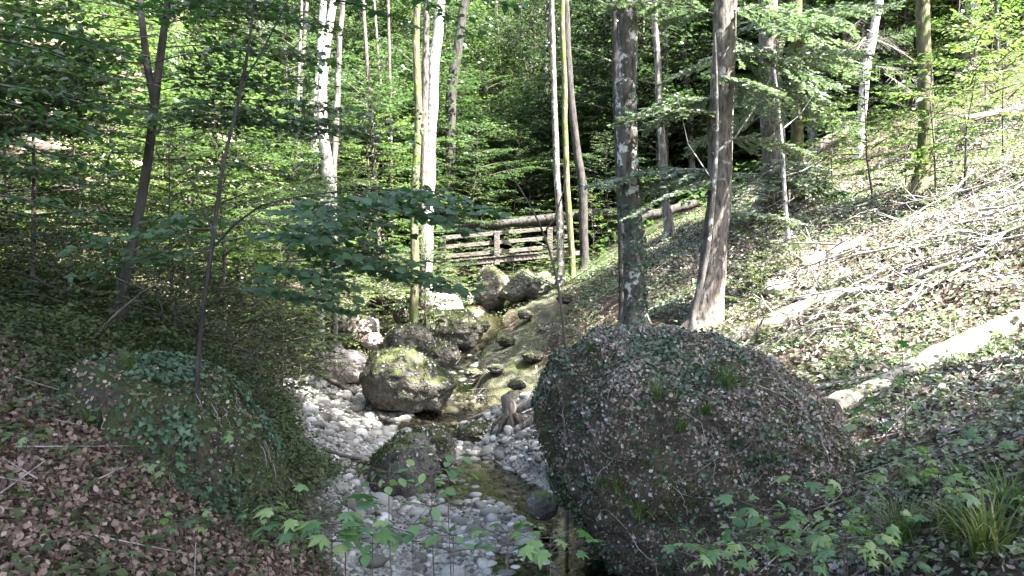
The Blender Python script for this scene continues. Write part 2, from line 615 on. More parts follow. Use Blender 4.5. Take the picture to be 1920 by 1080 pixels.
def H0(x, y):
    x, y = np.atleast_1d(np.asarray(x, float)), np.atleast_1d(np.asarray(y, float))
    out = np.empty(len(x))
    for s in range(0, len(x), 20000):
        q = np.stack([x[s:s + 20000], y[s:s + 20000]], -1)
        r2 = ((q[:, None] - CPW[None, :, :2]) ** 2).sum(-1)
        out[s:s + 20000] = _tps(r2) @ _W[:_n] + _W[_n] + q @ _W[_n + 1:]
    return out


def H(x, y):
    x, y = np.atleast_1d(np.asarray(x, float)), np.atleast_1d(np.asarray(y, float))
    z = H0(x, y)
    sx = stream_x(y)
    d = np.abs(x - sx)
    wd = np.interp(y, [0, 6, 8, 9.5, 11, 12.5, 14, 15.5, 17, 19, 28], [.8, .45, .38, .42, .32, .3, .55, .7, .35, .35, .4])
    ch = np.exp(-(d / wd) ** 4) * smooth(37, 31, y) * np.interp(y, [0, 9.8, 10.6, 11.4, 12.4, 13.6, 14.3, 16.5, 17.2, 40], [1, 1, .75, .6, .6, .6, 1, 1, .8, .8])
    lvl = np.interp(y, SP[:, 1], SP[:, 2])
    z = z * (1 - ch) + (np.minimum(z, lvl) - .17) * ch
    q = np.stack([x, y, np.zeros_like(x)], -1)
    bank = smooth(.8, 3.5, d)
    z = z + fbm(q, .45, 3, 3) * (.05 + .22 * bank) + fbm(q, 2.1, 3, 9) * (.025 + .06 * bank)
    z = z + smooth(30, 60, y) * fbm(q, .12, 3, 5) * 2.0
    return z


def hz(x, y):
    return float(H(x, y)[0])


def gravel_w(x, y):
    xl = np.interp(y, [3, 5, 6.6, 9, 11, 13, 15, 17, 19, 22, 25], [0, -1.1, -1.6, -2.2, -3.3, -4.2, -4.4, -4.4, -3.6, -2.2, -1])
    xr = np.interp(y, [3, 5, 6.6, 9, 12, 14, 15, 17, 20, 24], [1.5, 1.5, 1.35, 1.2, 1.0, .1, -.35, -.8, -.75, -.3])
    q = np.stack([x, y, np.zeros_like(x)], -1)
    e = fbm(q, 1.3, 3, 21) * .45
    return smooth(-.1, .25, x - xl + e) * smooth(-.1, .25, xr - x + e * .6) * smooth(25, 22, y)


def rocky_w(x, y):
    xl = np.interp(y, [13, 14, 15, 17, 20, 24, 28], [.6, .2, -.35, -.8, -.8, -.5, -.3])
    xr = np.interp(y, [13, 14, 15, 17, 20, 24, 28], [.6, .9, 1.1, 1.25, 1.3, 1.6, 1.9])
    return smooth(-.15, .15, x - xl) * smooth(-.25, .35, xr - x) * smooth(12.8, 13.8, y) * smooth(29, 27, y)


ny, nx = 420, 300
tt = np.linspace(0, 1, ny)
ys = -12 + 24 * tt + 100 * tt ** 2.6
uu = np.linspace(-1, 1, nx)
uu = np.sign(uu) * np.abs(uu) ** 1.35
X = uu[None, :] * (9 + .95 * np.maximum(ys, 0))[:, None]
Y = np.broadcast_to(ys[:, None], X.shape)
xf, yf = X.ravel(), Y.ravel()
zf = H(xf, yf)
gw, rw = gravel_w(xf, yf), rocky_w(xf, yf)
q3 = np.stack([xf, yf, zf], -1)
rbreak = smooth(-.28, .02, fbm(q3 * np.array([1, .6, 1]), 1.5, 4, 66, .6))
zf = zf + rw * (fbm(q3 * np.array([1, .45, 1]), 1.3, 6, 31, .62) * .30)
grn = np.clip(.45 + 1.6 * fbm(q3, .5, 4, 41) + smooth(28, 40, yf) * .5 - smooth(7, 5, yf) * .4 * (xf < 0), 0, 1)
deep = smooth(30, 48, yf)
i = np.arange(ny - 1)[:, None] * nx + np.arange(nx - 1)[None]
F = np.stack([i, i + 1, i + nx + 1, i + nx], -1).reshape(-1, 4)
g = MB().add(np.stack([xf, yf, zf], -1), F)
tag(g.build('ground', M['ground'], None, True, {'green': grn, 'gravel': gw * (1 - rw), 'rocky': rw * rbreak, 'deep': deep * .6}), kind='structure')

# water: a ribbon along the bed, the banks rise through it
wy = np.linspace(-5, 30, 240)
wx = stream_x(wy)
wz = np.interp(wy, SP[:, 1], SP[:, 2]) - .045
uw = np.linspace(-1, 1, 9)
WX = wx[:, None] + uw[None] * 0.95
WV = np.stack([WX, np.broadcast_to(wy[:, None], WX.shape), np.broadcast_to(wz[:, None], WX.shape)], -1).reshape(-1, 3)
i = np.arange(239)[:, None] * 9 + np.arange(8)[None]
tag(MB().add(WV, np.stack([i, i + 1, i + 10, i + 9], -1).reshape(-1, 4)).build('stream_water', M['water']), kind='structure')


def ray_ground(px, py, d0=3.0, d1=80.0):
    """Where the sight line through a photo pixel meets the ground."""
    ds = np.linspace(d0, d1, 1500)
    x = (px - 960) / FPX * ds
    z = CAMZ - (py - 540) / FPX * ds
    h = H(x, ds)
    k = np.argmax(h >= z)
    if h[k] < z[k]:
        k = len(ds) - 1
    return np.array([x[k], ds[k], h[k]])


# ------------------------------------------------------------------ rocks
import bmesh
_ico = {}


def ico(sub):
    if sub not in _ico:
        bm = bmesh.new()
        bmesh.ops.create_icosphere(bm, subdivisions=sub, radius=1)
        v = np.array([x.co[:] for x in bm.verts])
        f = np.array([[q.index for q in p.verts] for p in bm.faces])
        bm.free()
        _ico[sub] = (v, f)
    return _ico[sub]


def boulder(name, label, outline, d, depth, material, sub=5, amp=.07, freq=2.2, seed=1, cat='boulder', group=None, back=0.0, ridge=0.0):
    """Solid rock whose front silhouette follows pixel points at distance d."""
    w_ = np.array([P(a, b, d) for a, b in outline])
    c = np.array([(w_[:, 0].min() + w_[:, 0].max()) / 2, d + back, (w_[:, 2].min() + w_[:, 2].max()) / 2])
    rel = w_[:, [0, 2]] - c[[0, 2]]
    th = np.arctan2(rel[:, 1], rel[:, 0])
    R = np.hypot(rel[:, 0], rel[:, 1])
    o = np.argsort(th)
    th, R = th[o], R[o]
    s, f = ico(sub)
    t = np.arctan2(s[:, 2], s[:, 0])
    Rt = np.interp(t, np.concatenate([[th[-1] - 2 * math.pi], th, [th[0] + 2 * math.pi]]), np.concatenate([[R[-1]], R, [R[0]]]))
    ch = np.sqrt(np.maximum(1 - s[:, 1] ** 2, 0)) ** .85
    v = np.stack([Rt * np.cos(t) * ch, np.sign(s[:, 1]) * np.abs(s[:, 1]) ** .9 * depth, Rt * np.sin(t) * ch], -1)
    mean = R.mean()
    k = fbm(v / mean + seed * 7.1, freq * .5, 2, seed) * amp * 1.2 + fbm(v / mean + seed * 3.3, freq * 2, 5, seed, .6) * amp * .9
    if ridge:
        k = k - ridge * np.abs(fbm(v / mean, freq * .9, 4, seed + 9)) * 2 + ridge
        st = fbm(v / mean * np.array([.5, .5, 1.6]) + seed, freq, 3, seed + 4)
        k = k + ridge * .8 * np.sign(st) * np.abs(st) ** .5
    v = v * (1 + k[:, None]) + c
    ob = MB().add(v, f).build(name, material)
    tag(own(ob), label, cat, group)
    if ridge and depth > .28 and material != M['rock_pale']:
        r = np.random.default_rng(seed)
        nl = int(1500 + 1500 * depth)
        pp, qn = surf_samples(v, f, nl, r, lambda c, n: (n[:, 2] > -.2) * (.1 + n[:, 2] ** 2) * clumped(2.2, seed, .0, .25)(c, n))
        mm = MB()
        lay_leaves(mm, LEAF2, pp, qn, .034, r, .8, lift=.008)
        pp, qn = surf_samples(v, f, 160, r, lambda c, n: (n[:, 2] > .3) * 1.0)
        lay_leaves(mm, DEADL, pp, qn, .06, r, .5, 1)
        off = np.array(ob.location)
        mm.v = [q_ - off for q_ in mm.v]
        tag(link('moss', mm.mesh('moss', [M['moss_leaf'], M['deadp']]), ob), kind='stuff')
    return v, f


def surf_samples(v, f, n, rng, cond=None):
    a, b, c = v[f[:, 0]], v[f[:, 1]], v[f[:, 2]]
    nn = np.cross(b - a, c - a)
    ar = np.linalg.norm(nn, axis=1)
    nn = norm(nn)
    wgt = ar.copy()
    if cond is not None:
        wgt = wgt * cond((a + b + c) / 3, nn)
    k = rng.choice(len(f), n, p=wgt / wgt.sum())
    r1, r2 = np.sqrt(rng.random(n)), rng.random(n)
    p = a[k] * (1 - r1)[:, None] + b[k] * (r1 * (1 - r2))[:, None] + c[k] * (r1 * r2)[:, None]
    return p, nn[k]


def jit(n, k, rng):
    return rng.normal(0, k, (n, 3))


def lay_leaves(mb, tpl, p, nn, size, rng, tilt=.45, m=0, lift=.004, rnd=None):
    n = len(p)
    z = norm(nn + jit(n, tilt, rng))
    y = norm(np.cross(z, rng.normal(0, 1, (n, 3))))
    s = size * rng.uniform(.55, 1.3, n)
    stamp(mb, tpl[0], tpl[1], p + nn * lift + nn * rng.random((n, 1)) * s[:, None] * .2, y, z, s, m, rnd)


def clumped(freq, seed, lo=-.1, hi=.25):
    return lambda p, nn: smooth(lo, hi, fbm(p, freq, 3, seed)) + .02


rng = np.random.default_rng(11)
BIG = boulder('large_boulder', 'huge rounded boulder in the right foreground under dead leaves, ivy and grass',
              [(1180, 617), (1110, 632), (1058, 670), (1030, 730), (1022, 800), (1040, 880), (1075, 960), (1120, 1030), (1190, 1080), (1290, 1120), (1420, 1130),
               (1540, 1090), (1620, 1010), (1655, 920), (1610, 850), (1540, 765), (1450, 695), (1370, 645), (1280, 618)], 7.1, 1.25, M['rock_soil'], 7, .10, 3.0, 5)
# dressing of the big boulder
mb = MB()
p, nn = surf_samples(*BIG, 30000, rng, lambda c, n: np.clip(n[:, 2] * 1.5 + .12, 0, 1) * (n[:, 1] < .5) * (.3 + clumped(3.5, 4)(c, n)))
h_ = len(p) * 2 // 3
lay_leaves(mb, DEADL, p[:h_], nn[:h_], .031, rng, .8)
lay_leaves(mb, DEADL, p[h_:], nn[h_:], .034, rng, .8, 1)
p, nn = surf_samples(*BIG, 2600, rng, lambda c, n: (n[:, 1] < .5) * (n[:, 2] > -.3))
a = norm(np.cross(nn, rng.normal(0, 1, p.shape))) * rng.uniform(.015, .06, (len(p), 1))
sticks(mb, p + nn * .012 - a, p + nn * (.012 + .03 * rng.random((len(p), 1))) + a + np.array([0, -.01, -.02]), .0022, .0012)
tag(mb.build('dead_leaf_litter', [M['deadp'], M['dead']]), 'dry grey brown leaves caught all over the huge boulder', 'leaf litter', kind='stuff')
mb = MB()
p, nn = surf_samples(*BIG, 4800, rng, lambda c, n: (n[:, 1] < .5) * (n[:, 2] > -.45) * (.12 + clumped(2.6, 14, -.05, .3)(c, n)) * (.6 + .8 * (c[:, 0] < 1.9)))
lay_leaves(mb, IVY, p, nn, .033, rng, .55, lift=.03)
for k in range(90):
    q, qn = surf_samples(*BIG, 1, rng, lambda c, n: (n[:, 1] < .2) * (n[:, 2] > -.2))
    a = rng.uniform(0, 6.28)
    L, cur = rng.uniform(.2, .7), rng.normal(0, 1.2)
    pts = []
    for t in np.linspace(0, 1, 9):
        g_ = q[0] + np.array([math.cos(a + cur * t), -.1, math.sin(a + cur * t)]) * t * L
        j_ = np.argmin(((BIG[0] - g_) ** 2).sum(1))
        pts.append(BIG[0][j_] + norm((BIG[0][j_] - BIG[0].mean(0))[None])[0] * (.012 + .03 * rng.random()))
    tube(mb, pts, np.full(9, .0028), 3, 1)
tag(mb.build('ivy', [M['ivy'], M['dry']]), 'dark ivy and dry runners creeping over the huge boulder', 'ivy', kind='stuff')
mb = MB()
p, nn = surf_samples(*BIG, 12000, rng, lambda c, n: (n[:, 1] < .5))
lay_leaves(mb, LEAF2, p, nn, .02, rng, .9, 1, lift=.006)
p, nn = surf_samples(*BIG, 22000, rng, lambda c, n: (n[:, 1] < .5) * (.15 + clumped(2.4, 77, -.05, .22)(c, n)) * (.35 + smooth(1.85, 1.1, c[:, 2])))
lay_leaves(mb, LEAF2, p, nn, .024, rng, .8, lift=.006)
tag(mb.build('moss', [M['moss_leaf'], M['dead']]), 'olive brown moss cushions on the face of the huge boulder', 'moss', kind='stuff')

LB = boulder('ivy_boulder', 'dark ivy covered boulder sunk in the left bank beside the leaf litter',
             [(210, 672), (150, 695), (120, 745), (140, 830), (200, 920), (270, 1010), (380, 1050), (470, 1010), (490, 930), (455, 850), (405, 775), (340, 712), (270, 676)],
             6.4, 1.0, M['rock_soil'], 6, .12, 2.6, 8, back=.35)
mb = MB()
p, nn = surf_samples(*LB, 4000, rng, lambda c, n: (n[:, 1] < .6) * (n[:, 2] > -.5) * (.06 + clumped(2.8, 51, -.02, .15)(c, n)) * (.03 + smooth(-1.95, -2.35, c[:, 0]) * (.4 + smooth(-3.3, -2.8, c[:, 0]))))
lay_leaves(mb, IVY, p, nn, .045, rng, .45, lift=.03)
for k in range(40):
    q, qn = surf_samples(*LB, 1, rng, lambda c, n: (n[:, 1] < .2) * (n[:, 2] > -.2))
    L = rng.uniform(.25, .7)
    pts = [q[0] + qn[0] * (.04 + .03 * math.sin(3.1 * t)) + np.array([rng.normal(0, .01) + .25 * t * L, -.05 * t, -t * L]) for t in np.linspace(0, 1, 7)]
    tube(mb, pts, np.full(7, .0035), 3, 1)
p, nn = surf_samples(*LB, 1300, rng, lambda c, n: (n[:, 1] < .6) * np.clip(n[:, 2] + .2, 0, 1) * (c[:, 0] < -2.2))
lay_leaves(mb, DEADL, p, nn, .036, rng, .7, 2)
tag(mb.build('ivy', [M['ivy'], M['dry'], M['dead']]), 'dark glossy ivy hanging over the boulder in the left bank', 'ivy', kind='stuff')
mb = MB()
p, nn = surf_samples(*LB, 8000, rng, lambda c, n: (n[:, 1] < .6) * (c[:, 0] > -2.9) * (.3 + clumped(2, 52)(c, n)))
lay_leaves(mb, LEAF2, p, nn, .028, rng, .8, lift=.006)
tag(mb.build('moss', M['moss_leaf']), 'brown green moss on the right flank of the ivy boulder', 'moss', kind='stuff')

BD = [
    ('boulder', 'undercut mossy boulder standing beside the pool in midstream', [(700, 668), (685, 700), (695, 745), (740, 765), (800, 770), (832, 748), (846, 720), (820, 690), (790, 668), (745, 656)], 15.0, .72, 'rock_moss', .10, 3, 1.0),
    ('boulder', 'dark speckled upright boulder at the foot of the gravel bar', [(765, 812), (722, 838), (698, 885), (705, 930), (740, 952), (800, 945), (815, 900), (812, 850), (795, 820)], 9.6, .36, 'rock', .08, 4, 1.0),
    ('boulder', 'squat mossy boulder leaning behind the dark speckled boulder', [(800, 808), (765, 820), (760, 860), (800, 878), (848, 868), (852, 835), (835, 812)], 10.5, .32, 'rock_moss', .07, 6, 1.0),
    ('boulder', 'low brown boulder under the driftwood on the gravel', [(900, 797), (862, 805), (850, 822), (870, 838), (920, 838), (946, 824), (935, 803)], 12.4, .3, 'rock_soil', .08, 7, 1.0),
    ('boulder', 'sunlit pinkish pale boulder left of the midstream boulder', [(650, 658), (612, 664), (592, 690), (610, 716), (660, 718), (690, 705), (686, 675)], 17.2, .55, 'rock_pale', .07, 9, 1.0),
    ('boulder', 'moss capped boulder with pale top above the midstream boulder', [(760, 612), (728, 625), (722, 655), (760, 668), (800, 662), (812, 640), (800, 618)], 18.5, .5, 'rock_moss', .08, 11, 1.0),
    ('boulder', 'round green boulder wedged between larger ones above the pool', [(830, 640), (800, 650), (798, 678), (825, 692), (852, 685), (860, 660)], 17.2, .35, 'rock_moss', .08, 13, 1.0),
    ('boulder', 'tall moss green boulder at the head of the lower cascade', [(860, 584), (826, 600), (815, 635), (840, 655), (880, 655), (900, 630), (893, 598)], 20.5, .6, 'rock_moss', .08, 15, 1.0),
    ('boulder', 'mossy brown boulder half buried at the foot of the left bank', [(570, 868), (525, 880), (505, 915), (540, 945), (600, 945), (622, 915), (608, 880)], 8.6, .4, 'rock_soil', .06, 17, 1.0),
    ('boulder', 'flat grey slab lying left of the dark speckled boulder', [(665, 876), (632, 890), (630, 915), (665, 925), (700, 915), (700, 885)], 9.9, .3, 'rock', .06, 19, 1.0),
    ('boulder', 'leafy mossy boulder on the left bank above the pale boulder', [(640, 565), (600, 580), (592, 620), (630, 640), (668, 630), (670, 590)], 20.5, .5, 'rock_moss', .09, 21, 1.0),
    ('boulder', 'pale boulder below the left end of the bridge', [(828, 552), (802, 565), (800, 592), (830, 604), (860, 595), (862, 566)], 24.0, .5, 'rock_pale', .08, 23, 1.0),
    ('boulder', 'tall dark wet boulder in shadow under the bridge', [(915, 500), (896, 525), (893, 570), (925, 585), (948, 560), (945, 515)], 25.5, .6, 'rock_moss', .09, 25, 1.0),
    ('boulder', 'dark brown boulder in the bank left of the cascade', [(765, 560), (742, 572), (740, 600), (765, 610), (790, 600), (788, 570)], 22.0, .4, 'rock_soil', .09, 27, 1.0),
    ('boulder', 'pale ledge rock under the right end of the bridge', [(1000, 518), (950, 534), (935, 552), (985, 556), (1035, 545), (1050, 524)], 25.0, 1.0, 'rock', .14, 29, 1.0),
    ('boulder', 'small dark wet boulder in the water beside the huge boulder', [(1010, 925), (990, 940), (995, 965), (1025, 972), (1045, 955), (1038, 932)], 8.0, .15, 'rock', .06, 31, 1.0),
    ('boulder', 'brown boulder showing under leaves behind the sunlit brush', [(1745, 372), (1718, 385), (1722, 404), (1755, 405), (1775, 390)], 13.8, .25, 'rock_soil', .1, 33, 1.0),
    ('boulder', 'yellow lichened rock in the sunlit slope below the fir seedling', [(1600, 510), (1560, 520), (1555, 545), (1600, 556), (1640, 545), (1636, 518)], 12.2, .3, 'rock_pale', .1, 35, 1.0),
    ('boulder', 'small pale boulder lying at the foot of the brown barked trunk', [(1455, 528), (1432, 540), (1440, 558), (1475, 560), (1490, 543)], 12.6, .22, 'rock_pale', .1, 37, 1.0),
]
for nm, lb, ol, d, dep, mt, amp, sd, _ in BD:
    boulder(nm, lb, ol, d, dep, M[mt], 6 if dep > .3 else 5, amp, 2.4, sd, ridge=.07)

for k, (px, py, w_, h_, d, mt, lb) in enumerate([
    (700, 640, 46, 26, 18.6, 'rock_pale', 'pale flat rock above the pinkish boulder'), (622, 655, 40, 24, 19.0, 'rock', 'grey rock behind the pinkish boulder'),
    (735, 640, 34, 26, 19.5, 'rock_moss', 'small mossy rock left of the moss capped boulder'), (690, 612, 44, 30, 21.0, 'rock_pale', 'sunlit pale rock in the upper cascade, left'),
    (782, 598, 36, 28, 21.8, 'rock_moss', 'mossy rock in the middle of the upper cascade'), (820, 622, 30, 22, 20.4, 'rock', 'dark angular rock touching the tall moss green boulder'),
    (720, 560, 50, 34, 23.5, 'rock_soil', 'reddish brown earthy rock in the left gully side'), (660, 540, 46, 34, 24.5, 'rock_moss', 'mossy outcrop higher on the left gully side'),
    (770, 530, 42, 30, 26.0, 'rock_soil', 'dark outcrop under the left bridge end'), (872, 560, 34, 26, 25.0, 'rock', 'angular grey rock right of the pale boulder'),
    (905, 612, 26, 22, 21.5, 'rock', 'dark wet rock at the lip of the slab'), (560, 690, 40, 22, 16.6, 'rock', 'grey rock at the upper left edge of the gravel'),
    (530, 815, 34, 18, 11.2, 'rock', 'low grey rock at the left edge of the gravel bar'), (560, 745, 30, 16, 13.4, 'rock_pale', 'pale flat rock lying on the gravel bar'),
    (985, 590, 30, 16, 21.5, 'rock_moss', 'mossy stone embedded high in the bank ramp'), (1022, 620, 26, 14, 19.0, 'rock', 'grey stone embedded in the bank ramp near the bare sapling'),
    (950, 640, 34, 16, 18.6, 'rock_soil', 'earthy ledge at the left rim of the bank ramp'), (1000, 668, 40, 18, 16.8, 'rock_moss', 'mossy ledge in the middle of the bank ramp'),
    (930, 690, 30, 14, 16.6, 'rock', 'grey ledge just above the upper pool'), (1035, 700, 30, 18, 15.2, 'rock_soil', 'earthy stone low on the ramp beside the huge boulder'),
    (970, 722, 34, 14, 15.0, 'rock_moss', 'flat mossy ledge at the foot of the ramp'), (1060, 560, 30, 16, 20.5, 'rock_soil', 'earthy stone at the upper right of the ramp'),
    (1000, 822, 40, 20, 11.4, 'rock_pale', 'pale flat rock on the small bar beside the driftwood'), (885, 700, 30, 16, 17.0, 'rock_moss', 'small mossy rock at the edge of the upper pool')]):
    a_ = np.linspace(0, 6.283, 9)[:-1]
    rr = np.random.default_rng(900 + k)
    boulder('rock', lb, [(px + w_ / 2 * math.cos(t) * rr.uniform(.8, 1.15), py + h_ / 2 * math.sin(t) * rr.uniform(.8, 1.15)) for t in a_], d, w_ / FPX * d * .5, M[mt], 5, .14, 2.6, 60 + k, 'rock', ridge=.12)

# left cliff
cn = 90
ca = np.linspace(0, 1, cn)
cz = np.linspace(0, 1, 60)
cx = np.interp(ca, [0, .35, .7, 1], [-24, -17.5, -12.5, -7.5])
cy = np.interp(ca, [0, .35, .7, 1], [17, 25, 29, 38])
zb = H(cx, cy) - 1.0
zt = np.interp(ca, [0, .3, .6, .85, 1], [14, 14, 11.5, 9, 7])
CX = cx[None] - cz[:, None] * 1.2 - .5 * np.sin(cz[:, None] * 9 + ca[None] * 5)
CY = cy[None] + cz[:, None] * 1.0 + 0 * ca[None]
CZ = zb[None] + (zt - zb)[None] * cz[:, None]
cv = np.stack([CX, CY, CZ], -1).reshape(-1, 3)
kk = fbm(cv * np.array([1, 1, 1.8]), .35, 6, 90, .6) * 1.6
cv[:, 0] -= kk * .8
cv[:, 1] += kk * .8
back = cv + np.array([-6, 6, 0])
i = np.arange(59)[:, None] * cn + np.arange(cn - 1)[None]
cf = np.stack([i, i + 1, i + cn + 1, i + cn], -1).reshape(-1, 4)
mbc = MB().add(cv, cf)
mbc.add(back, cf[:, ::-1])
top = np.arange(cn - 1) + 59 * cn
N0 = len(cv)
allv = np.concatenate([cv, back])
mbc.add(allv, np.stack([top, top + 1, top + 1 + N0, top + N0], -1))
tag(own(mbc.build('rock_cliff', M['cliff'])), 'pinkish tan rock cliff rising behind the trees at upper left', 'cliff')

# ------------------------------------------------------------------ stones of the gravel bar


def stone_mesh(seed, sub):
    r = np.random.default_rng(seed)
    s, f = ico(sub)
    v = s * np.array([1, r.uniform(.65, .95), r.uniform(.42, .7)])
    v = v * (1 + .22 * fbm(s + seed * 3.7, 1.1, 2, seed)[:, None])
    return v, f


SM = []
for k in range(10):
    v, f = stone_mesh(100 + k, 3)
    me = MB().add(v, f).mesh('river_stone', M['stone'])
    SM.append(me)
rs = np.random.default_rng(5)
cand = []
while len(cand) < 300:
    y = rs.uniform(5.4, 19) ** 1.0
    x = rs.uniform(-4.6, 1.4)
    if gravel_w(np.array([x]), np.array([y]))[0] < .6 or rocky_w(np.array([x]), np.array([y]))[0] > .3:
        continue
    if abs(x) / y > .62:
        continue
    s = .045 + .0035 * y + .045 * rs.random() ** 3 * (1 + .08 * y)
    if any((x - a) ** 2 + (y - b) ** 2 < (s + c) ** 2 * .8 for a, b, c in cand):
        continue
    cand.append((x, y, s))
BIGST = [(790, 905, 'flat grey stone at the water edge'), ]
for k, (x, y, s) in enumerate(cand):
    z = hz(x, y)
    lm = [('the midstream boulder', -1.95, 15), ('the dark speckled boulder', -1.3, 9.6), ('the low brown boulder', -.5, 12.4), ('the pinkish boulder', -3.6, 17.2),
          ('the foot of the huge boulder', .7, 7.5), ('the driftwood stump', .1, 11.3), ('the flat grey slab', -1.95, 9.9), ('the mossy boulder at the bank foot', -2.3, 8.6),
          ('the bottom edge of the picture', -.6, 6.2), ('the left edge of the gravel', -3.7, 12.5), ('the dark branch on the upper gravel', -3.2, 14.8), ('the stick on the middle gravel', -2.3, 11),
          ('the lower pool', 0.0, 9.2), ('the upper pool', -.9, 14.2)]
    j = int(np.argmin([(x - c_[1]) ** 2 + (y - c_[2]) ** 2 for c_ in lm]))
    side = 'left of ' if x < lm[j][1] else 'right of '
    near = 'nearer ' if y < lm[j][2] else 'farther '
    sz_ = 'largest size' if s > .125 else 'middling' if s > .105 else 'small'
    tn = sz_ + ' pale river stone ' + near + side + lm[j][0]
    o = link('river_stone', SM[k % 10], None, (x, y, z + s * .12), (rs.normal(0, .25), rs.normal(0, .25), rs.uniform(0, 6.3)), s)
    tag(o, tn, 'stone', 'river stones on the gravel')
# the countless rest
mb = MB()
n = 9000
yy = 4.8 + 16 * rs.random(n) ** 1.15
xx = rs.uniform(-4.8, 1.6, n)
k = (gravel_w(xx, yy) > .35) & (rocky_w(xx, yy) < .5)
xx, yy = xx[k], yy[k]
n = len(xx)
zz = H(xx, yy)
vs, fs = [], []
sz = (.020 + .0021 * yy) * np.clip(np.exp(rs.normal(-.05, .45, n)), .4, 2.4)
for k in range(6):
    v, f = stone_mesh(200 + k, 2)
    sel = np.arange(n) % 6 == k
    m_ = sel.sum()
    az = rs.uniform(0, 6.3, m_)
    Yd = np.stack([np.cos(az), np.sin(az), rs.normal(0, .2, m_)], -1)
    stamp(mb, v, f, np.stack([xx, yy, zz + sz * .15], -1)[sel], Yd, np.array([0, .0, 1.0]) + jit(m_, .25, rs), sz[sel], 0, rs.random(m_))
n = 16000
yy = 4.8 + 14 * rs.random(n) ** 1.2
xx = rs.uniform(-4.8, 1.7, n)
k = (gravel_w(xx, yy) > .15) & (rocky_w(xx, yy) < .6)
xx, yy = xx[k], yy[k]
n = len(xx)
zz = H(xx, yy)
v, f = stone_mesh(300, 1)
az = rs.uniform(0, 6.3, n)
stamp(mb, v, f, np.stack([xx, yy, zz + .004], -1), np.stack([np.cos(az), np.sin(az), rs.normal(0, .3, n)], -1), np.array([0, .0, 1.0]) + jit(n, .4, rs), (.010 + .0012 * yy) * rs.uniform(.6, 2, n), 0, rs.random(n))
tag(mb.build('gravel', M['stone']), 'pale limestone gravel and cobbles filling the stream bed', 'gravel', kind='stuff')

# ------------------------------------------------------------------ ground dressing


def scatter(n, xr, yr, rng, wfun=None):
    x = rng.uniform(*xr, n)
    y = rng.uniform(*yr, n)
    k = (np.abs(x) < .70 * y + .6)
    if wfun is not None:
        k &= rng.random(n) < wfun(x, y)
    x, y = x[k], y[k]
    p = np.stack([x, y, H(x, y)], -1)
    e = .05
    nn = norm(np.stack([-(H(x + e, y) - p[:, 2]) / e, -(H(x, y + e) - p[:, 2]) / e, np.ones(len(x))], -1))
    return p, nn


nogr = lambda x, y: (1 - gravel_w(x, y)) * (1 - rocky_w(x, y) * (.25 + .6 * smooth(-.28, .02, fbm(np.stack([x, y * .6, H(x, y)], -1), 1.5, 4, 66, .6))))
patch = lambda f, s, lo, hi: (lambda x, y: smooth(lo, hi, fbm(np.stack([x, y, 0 * x], -1), f, 3, s)))
rg = np.random.default_rng(21)
mb = MB()
p, nn = scatter(44000, (-4.8, -1.0), (3.0, 8.5), rg, lambda x, y: nogr(x, y) * (.12 + .88 * smooth(7.2, 5.9, y + .35 * np.sin(x * 5))))
lay_leaves(mb, DEADL, p, nn, .044, rg, .75)
p, nn = scatter(2600, (-4.8, 1.5), (5, 19), rg, gravel_w)
lay_leaves(mb, DEADL, p, nn, .045, rg, .7, lift=.03)
tag(mb.build('leaf_litter', M['dead']), 'brown beech leaf litter covering the lower left slope and blown onto the gravel', 'leaf litter', kind='stuff')
mb = MB()
p, nn = scatter(16000, (-12, -1), (8, 26), rg, nogr)
lay_leaves(mb, DEADL, p, nn, .075, rg, .5)
p, nn = scatter(26000, (0.5, 14), (3.2, 26), rg, nogr)
lay_leaves(mb, DEADL, p, nn, .065, rg, .5, m=0)
p, nn = scatter(9000, (1.5, 6), (3.4, 7.5), rg, nogr)
lay_leaves(mb, DEADL, p, nn, .045, rg, .6, m=1)
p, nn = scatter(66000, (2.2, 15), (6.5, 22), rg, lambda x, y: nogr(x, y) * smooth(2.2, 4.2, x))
lay_leaves(mb, DEADL, p, nn, .06, rg, .45, m=1)  # pale leaf colour stands in for strong sun on the right slope
tag(mb.build('leaf_litter', [M['dead'], M['deadp']]), 'brown fallen leaves over both wooded slopes, painted paler for sunlight on the right', 'leaf litter', kind='stuff')


def cover(mb, p, nn, rng, leaf, per, hgt, spread, tpl=LEAF4, m=0, up=.6):
    """Small leafy plants: per leaves around each point."""
    n = len(p)
    h = hgt * rng.uniform(.3, 1.2, n)
    a = rng.uniform(0, 6.283, (n, per))
    r = spread * rng.uniform(.2, 1, (n, per))
    q = p[:, None, :] + np.stack([np.cos(a) * r, np.sin(a) * r, h[:, None] * rng.uniform(.4, 1, (n, per))], -1)
    Yd = np.stack([np.cos(a), np.sin(a), rng.normal(-.15, .3, (n, per))], -1)
    Z = np.array([0, 0, 1.0]) * up + rng.normal(0, .35, (n, per, 3)) + nn[:, None] * .4
    stamp(mb, tpl[0], tpl[1], q.reshape(-1, 3), Yd.reshape(-1, 3), Z.reshape(-1, 3), leaf * rng.uniform(.6, 1.3, n * per), m,
          np.clip(np.repeat(rng.random(n), per) * .7 + rng.random(n * per) * .3, 0, 1))


